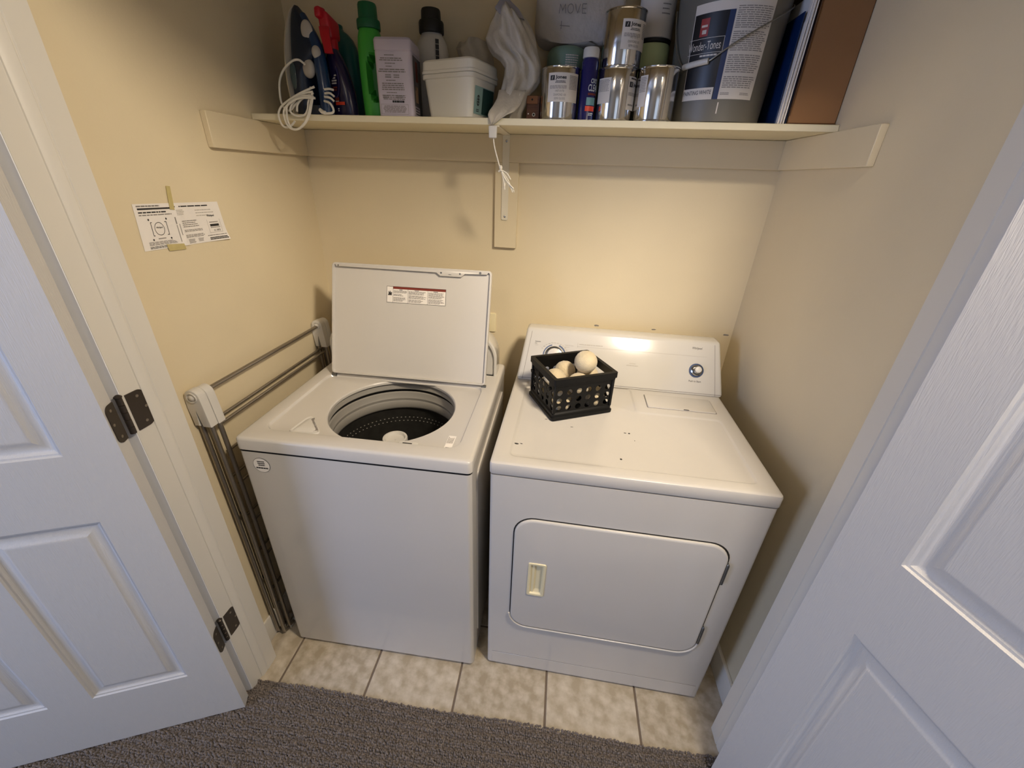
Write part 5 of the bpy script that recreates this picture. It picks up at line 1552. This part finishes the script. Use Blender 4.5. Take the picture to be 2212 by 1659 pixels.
text(bm, 'CLEAN', p1, 0.000, 0.070, h=0.016, wid=0.034, mi=0, bold=0.02, shear=0.15)
lines(bm, p1, 0.001, 0.026, 0.066, 0.060, 1, 0.8, 1, 3, 0.05)
pquad(bm, p1, -0.002, 0.024, 0.038, 0.056, 3, 5); pquad(bm, p1, -0.004, 0.024, 0.024, 0.036, 2, 5)
lines(bm, p1, 0.006, 0.022, 0.020, 0.012, 2, 0.6, 0, 4, 0.3)
obj('can_print', bm, [CANWT, REDINK, ORNG, CANTL], co, recalc=False)
bm = NB(); lathe(bm, [(0.016, 0), (0.017, 0.002), (0.017, 0.036), (0.015, 0.04)], (0.2105, 0.612, Z), 24); 
dr_ = solo('red_tin', bm, DKRED, 'tiny dark red tin mostly hidden behind the blue aerosol can', 'tin', (0.2105, 0.612, Z))

# grey-green tub behind the left can
gt = thing('green_tub', 'grey-green round plastic tub behind the leftmost paint can', 'container', (0.108, 0.69, Z))
bm = NB()
lathe(bm, [(0.052, 0), (0.054, 0.004), (0.057, 0.14), (0.0585, 0.158), (0.0585, 0.176), (0.056, 0.186), (0.048, 0.1945), (0.040, 0.197), (0.001, 0.198)], (0.108, 0.682, Z), 44, True, False)
to_ = obj('tub', bm, GRTUB, gt)
bm = NB()
p1 = cyl_place(0.108, 0.682, 0.0585, Z + 0.10, R(-5), 0.0006)
pquad(bm, p1, 0.0, 0.045, 0.02, 0.075, 0, 8)
p1 = cyl_place(0.108, 0.682, 0.0585, Z + 0.10, R(-5), 0.0010)
lines(bm, p1, 0.003, 0.042, 0.072, 0.022, 9, 0.5, 1, 3, 0.15)
obj('label', bm, [GRTUB, LABELP], to_, recalc=False)

# white sack with pencilled writing
sk = thing('white_sack', 'bulging white plastic sack with faint handwriting behind the green tub', 'bag', (0.13, 0.70, Z))
rows = [(2.16, 0.06, 0.20), (2.12, 0.022, 0.245), (2.06, 0.012, 0.260), (2.02, 0.008, 0.264), (1.98, 0.006, 0.262), (1.962, 0.009, 0.256), (1.950, 0.016, 0.250), (1.943, 0.03, 0.240), (1.9405, 0.06, 0.22), (1.9400, 0.09, 0.20)]
bm = NB()
rl = []
r_ = random.Random(2)
for i, (z, xa, xb) in enumerate([tuple(a[k] + (b[k] - a[k]) * t / 3 for k in range(3)) for a, b in zip(rows[:-1], rows[1:]) for t in range(3)] + [rows[-1]]):
    c, rx = (xa + xb) / 2, (xb - xa) / 2
    yc, ry = 0.700, 0.050
    rl.append([V(c + rx * math.copysign(abs(math.cos(a)) ** 0.6, math.cos(a)), yc + ry * math.copysign(abs(math.sin(a)) ** 0.5, math.sin(a)) + 0.0025 * math.sin(5 * a + z * 40) + 0.002 * math.sin(z * 70 + a * 2), z + 0.004 * math.sin(4 * a)) for a in [2 * PI * k / 40 for k in range(40)]])
rings(bm, rl, True, True, True)
so = obj('sack', bm, BAGW, sk, smooth=180)
bm = NB()
q = lambda x, y: V(0.078 + x, 0.6440 - 0.002 * math.sin(y * 30), 1.972 + y)
def stroke(pts, wd=0.0009):
    for (x0, y0), (x1, y1) in zip(pts[:-1], pts[1:]):
        d = Vector((x1 - x0, y1 - y0)); nn = Vector((-d.y, d.x)).normalized() * wd
        bm.faces.new([bm.verts.new(q(*p)) for p in ((x0 - nn.x, y0 - nn.y), (x1 - nn.x, y1 - nn.y), (x1 + nn.x, y1 + nn.y), (x0 + nn.x, y0 + nn.y))])
hO, hh = 0.030, 0.020
stroke([(0.0, hO), (0.002, hO + hh), (0.009, hO + 0.006), (0.016, hO + hh), (0.018, hO)])
stroke([(0.031 + 0.008 * math.cos(t), hO + 0.010 + 0.010 * math.sin(t)) for t in [2 * PI * k / 14 for k in range(15)]])
stroke([(0.044, hO + hh), (0.051, hO), (0.058, hO + hh)])
stroke([(0.075, hO + hh), (0.064, hO + hh), (0.064, hO), (0.075, hO)]); stroke([(0.064, hO + 0.010), (0.073, hO + 0.010)])
stroke([(0.008, -0.004), (0.008, 0.014)]); stroke([(0.004, 0.004), (0.032, 0.002)])
obj('handwriting', bm, GREYINK, so, recalc=False)

# light green canister with white canister on top
lg = thing('light_green_canister', 'light green round canister behind the stacked paint can', 'container', (0.352, 0.69, Z))
bm = NB(); lathe(bm, [(0.047, 0), (0.049, 0.004), (0.0495, 0.198), (0.047, 0.204), (0.001, 0.205)], (0.3535, 0.690, Z), 40, True, False)
obj('canister', bm, LGRN, lg)
bm = NB(); lathe(bm, [(0.0480, 0.2055), (0.0500, 0.207), (0.0500, 0.214), (0.048, 0.215)], (0.3535, 0.690, Z), 40)
obj('band', bm, BLKCAP, lg, label='black rim band')
wc = thing('white_canister', 'white canister with small print standing on the light green one', 'container', (0.3535, 0.690, Z + 0.2154))
bm = NB(); lathe(bm, [(0.048, 0.2154), (0.0495, 0.217), (0.0490, 0.40), (0.045, 0.41), (0.001, 0.411)], (0.3535, 0.690, Z), 40, True, False)
wo = obj('canister', bm, LABELP, wc)
bm = NB()
p1 = cyl_place(0.3535, 0.690, 0.0495, Z + 0.218, R(0), 0.0005)
lines(bm, p1, 0.006, 0.032, 0.080, 0.040, 4, 0.25, 0, 2, 0.2)
obj('small_print', bm, GREYINK, wo, recalc=False)

# grey paint bucket
bk = thing('paint_bucket', 'large grey plastic paint bucket with black and white label and wire handle', 'bucket', (0.541, 0.622, Z))
bxx, byy = 0.541, 0.624
r0_, tap = 0.1255, 0.046
bm = NB()
lathe(bm, [(r0_ - 0.004, 0.0), (r0_, 0.003), (r0_ + tap * 0.25, 0.25), (r0_ + tap * 0.33, 0.33)], (bxx, byy, Z), 72, True, False)
lathe(bm, [(r0_ + tap * 0.33 + 0.001, 0.33), (r0_ + tap * 0.33 + 0.005, 0.331), (r0_ + tap * 0.33 + 0.006, 0.352), (r0_ + tap * 0.33 - 0.006, 0.356), (0.001, 0.352)], (bxx, byy, Z), 72, True, False)
bo = obj('pail', bm, BUCK, bk, smooth=35)
bm = NB()
BPl = lambda l: cyl_place(bxx, byy, r0_, Z, R(-54), l, tap)
k_ = r0_
p0, p1, p2 = BPl(0.0006), BPl(0.0010), BPl(0.0014)
WD_ = R(82) * r0_
pquad(bm, p0, 0, WD_, 0.052, 0.252, 0, 24)
xs_ = R(42) * r0_
pquad(bm, p1, 0.002, xs_, 0.052, 0.232, 1, 14); pquad(bm, p2, xs_ - 0.012, xs_, 0.052, 0.232, 2, 3)
pquad(bm, p2, 0.0, xs_ - 0.014, 0.052, 0.078, 0, 8)
p3 = BPl(0.0018)
text(bm, 'PAINTING WHITE', p3, 0.002, 0.0635, h=0.009, wid=0.072, mi=5)
text(bm, 'Wonder-Tones', p3, -0.004, 0.158, h=0.0175, wid=0.078, mi=0)
for a in ((-0.004, 0.080, 0.151, 0.1518), (-0.004, 0.080, 0.1815, 0.1823), (0.0792, 0.080, 0.151, 0.1823)): pquad(bm, p3, *a, 0, 6)
pquad(bm, p2, 0.020, 0.040, 0.186, 0.222, 3, 4)
lines(bm, p3, 0.023, 0.037, 0.209, 0.204, 1, 0.9, 0, 3, 0.05); lines(bm, p3, 0.026, 0.036, 0.199, 0.190, 1, 0.9, 0, 4, 0.05)
lines(bm, p3, 0.03, 0.072, 0.148, 0.142, 1, 0.6, 0, 5, 0.1)
for yt, yb_, cnt, sd in ((0.238, 0.194, 11, 1), (0.190, 0.150, 10, 2), (0.144, 0.106, 9, 3), (0.100, 0.074, 6, 4)):
    lines(bm, p1, xs_ + 0.004, WD_ - 0.004, yt, yb_, cnt, 0.42, 4, sd, 0.12)
lines(bm, p1, xs_ + 0.004, xs_ + 0.026, 0.066, 0.060, 2, 0.5, 4, 9, 0.1); lines(bm, p1, WD_ - 0.036, WD_ - 0.010, 0.066, 0.060, 2, 0.5, 4, 10, 0.2)
pquad(bm, p0, xs_ + 0.003, xs_ + 0.006, 0.02, 0.045, 0, 1)
obj('bucket_label', bm, [LABELP, BUCKB, BUCKN, BUCKR, GREYINK, INK], bo, recalc=False)
bm = NB()
ra = r0_ + tap * 0.26
wp = []
for a, z, o_ in ((-96, 0.268, 0.004), (-84, 0.215, 0.006), (-72, 0.166, 0.008), (-62, 0.136, 0.007), (-56, 0.128, 0.0055), (-44, 0.1295, 0.0055), (-30, 0.133, 0.0055), (-24, 0.139, 0.007), (-8, 0.164, 0.008), (12, 0.192, 0.008), (32, 0.219, 0.008), (52, 0.243, 0.007), (72, 0.262, 0.005), (84, 0.272, 0.004)):
    rr_ = r0_ + tap * z + o_
    wp.append(V(bxx + rr_ * math.sin(R(a)), byy - rr_ * math.cos(R(a)), Z + z))
wp = spline(wp, 3)
tube(bm, wp, 0.0018, 8)
bail = obj('bail_wire', bm, WIRE, bk)
bm = NB()
gp = [V(bxx + (r0_ + 0.0130) * math.sin(R(a)), byy - (r0_ + 0.0130) * math.cos(R(a)), Z + 0.128 + 0.00019 * (a + 56)) for a in (-57, -51, -45, -39, -34, -29)]
tube(bm, gp, 0.0070, 12)
obj('grip', bm, PLASW, bail, label='white plastic hand grip')

# blue folder stuffed with papers
fd = thing('document_folder', 'dark blue folder stuffed with papers upright between bucket and cardboard box', 'folder', (0.69, 0.63, Z))
bm = NB()
def vsheet(bm, xb, xt, y0, y1, z0, z1, t, bow=0.0):
    rl = []
    for k in range(7):
        u = k / 6
        x = xb + (xt - xb) * u + bow * math.sin(PI * u)
        rl.append([V(x, y0, z0 + (z1 - z0) * u), V(x + t, y0, z0 + (z1 - z0) * u), V(x + t, y1, z0 + (z1 - z0) * u), V(x, y1, z0 + (z1 - z0) * u)])
    rings(bm, rl, True, True, True)
vsheet(bm, 0.6815, 0.6815, 0.520, 0.752, Z, Z + 0.235, 0.0022, -0.001)
vsheet(bm, 0.7085, 0.7085, 0.520, 0.752, Z, Z + 0.235, 0.0020, 0.0)
obj('cover', bm, NAVYF, fd)
for k, (xb, xt, y0, zt, b) in enumerate(((0.6845, 0.6880, 0.509, 0.215, 0.000), (0.6875, 0.6905, 0.512, 0.270, -0.0005), (0.6905, 0.6940, 0.506, 0.262, 0.000), (0.6940, 0.6970, 0.511, 0.272, 0.0005), (0.6975, 0.7005, 0.508, 0.268, 0.0005), (0.7010, 0.7035, 0.514, 0.258, 0.0))):
    bm = NB(); vsheet(bm, xb, xt, y0, 0.748, Z + 0.001, Z + zt, 0.0024, b)
    obj('paper', bm, PAPER, fd)
# cardboard box
cbx = thing('cardboard_box', 'plain brown cardboard box at the right end of the shelf', 'box', (0.77, 0.62, Z))
bm = NB(); bx(bm, 0.7125, 0.8325, 0.515, 0.752, Z + 0.003, Z + 0.36, 0.002, 1)
cbo = obj('carton', bm, CARD, cbx)
bm = NB(); bx(bm, 0.7125, 0.8325, 0.513, 0.752, Z, Z + 0.0032)
obj('bottom_flap', bm, CARDD, cbx)
bm = NB(); hull8(bm, [V(0.7100, 0.5115, Z + 0.02), V(0.7125, 0.5115, Z + 0.02), V(0.7125, 0.700, Z + 0.02), V(0.7100, 0.700, Z + 0.02), V(0.7100, 0.5115, Z + 0.34), V(0.7125, 0.5115, Z + 0.34), V(0.7125, 0.700, Z + 0.34), V(0.7100, 0.700, Z + 0.34)])
obj('side_flap', bm, CARDD, cbx)
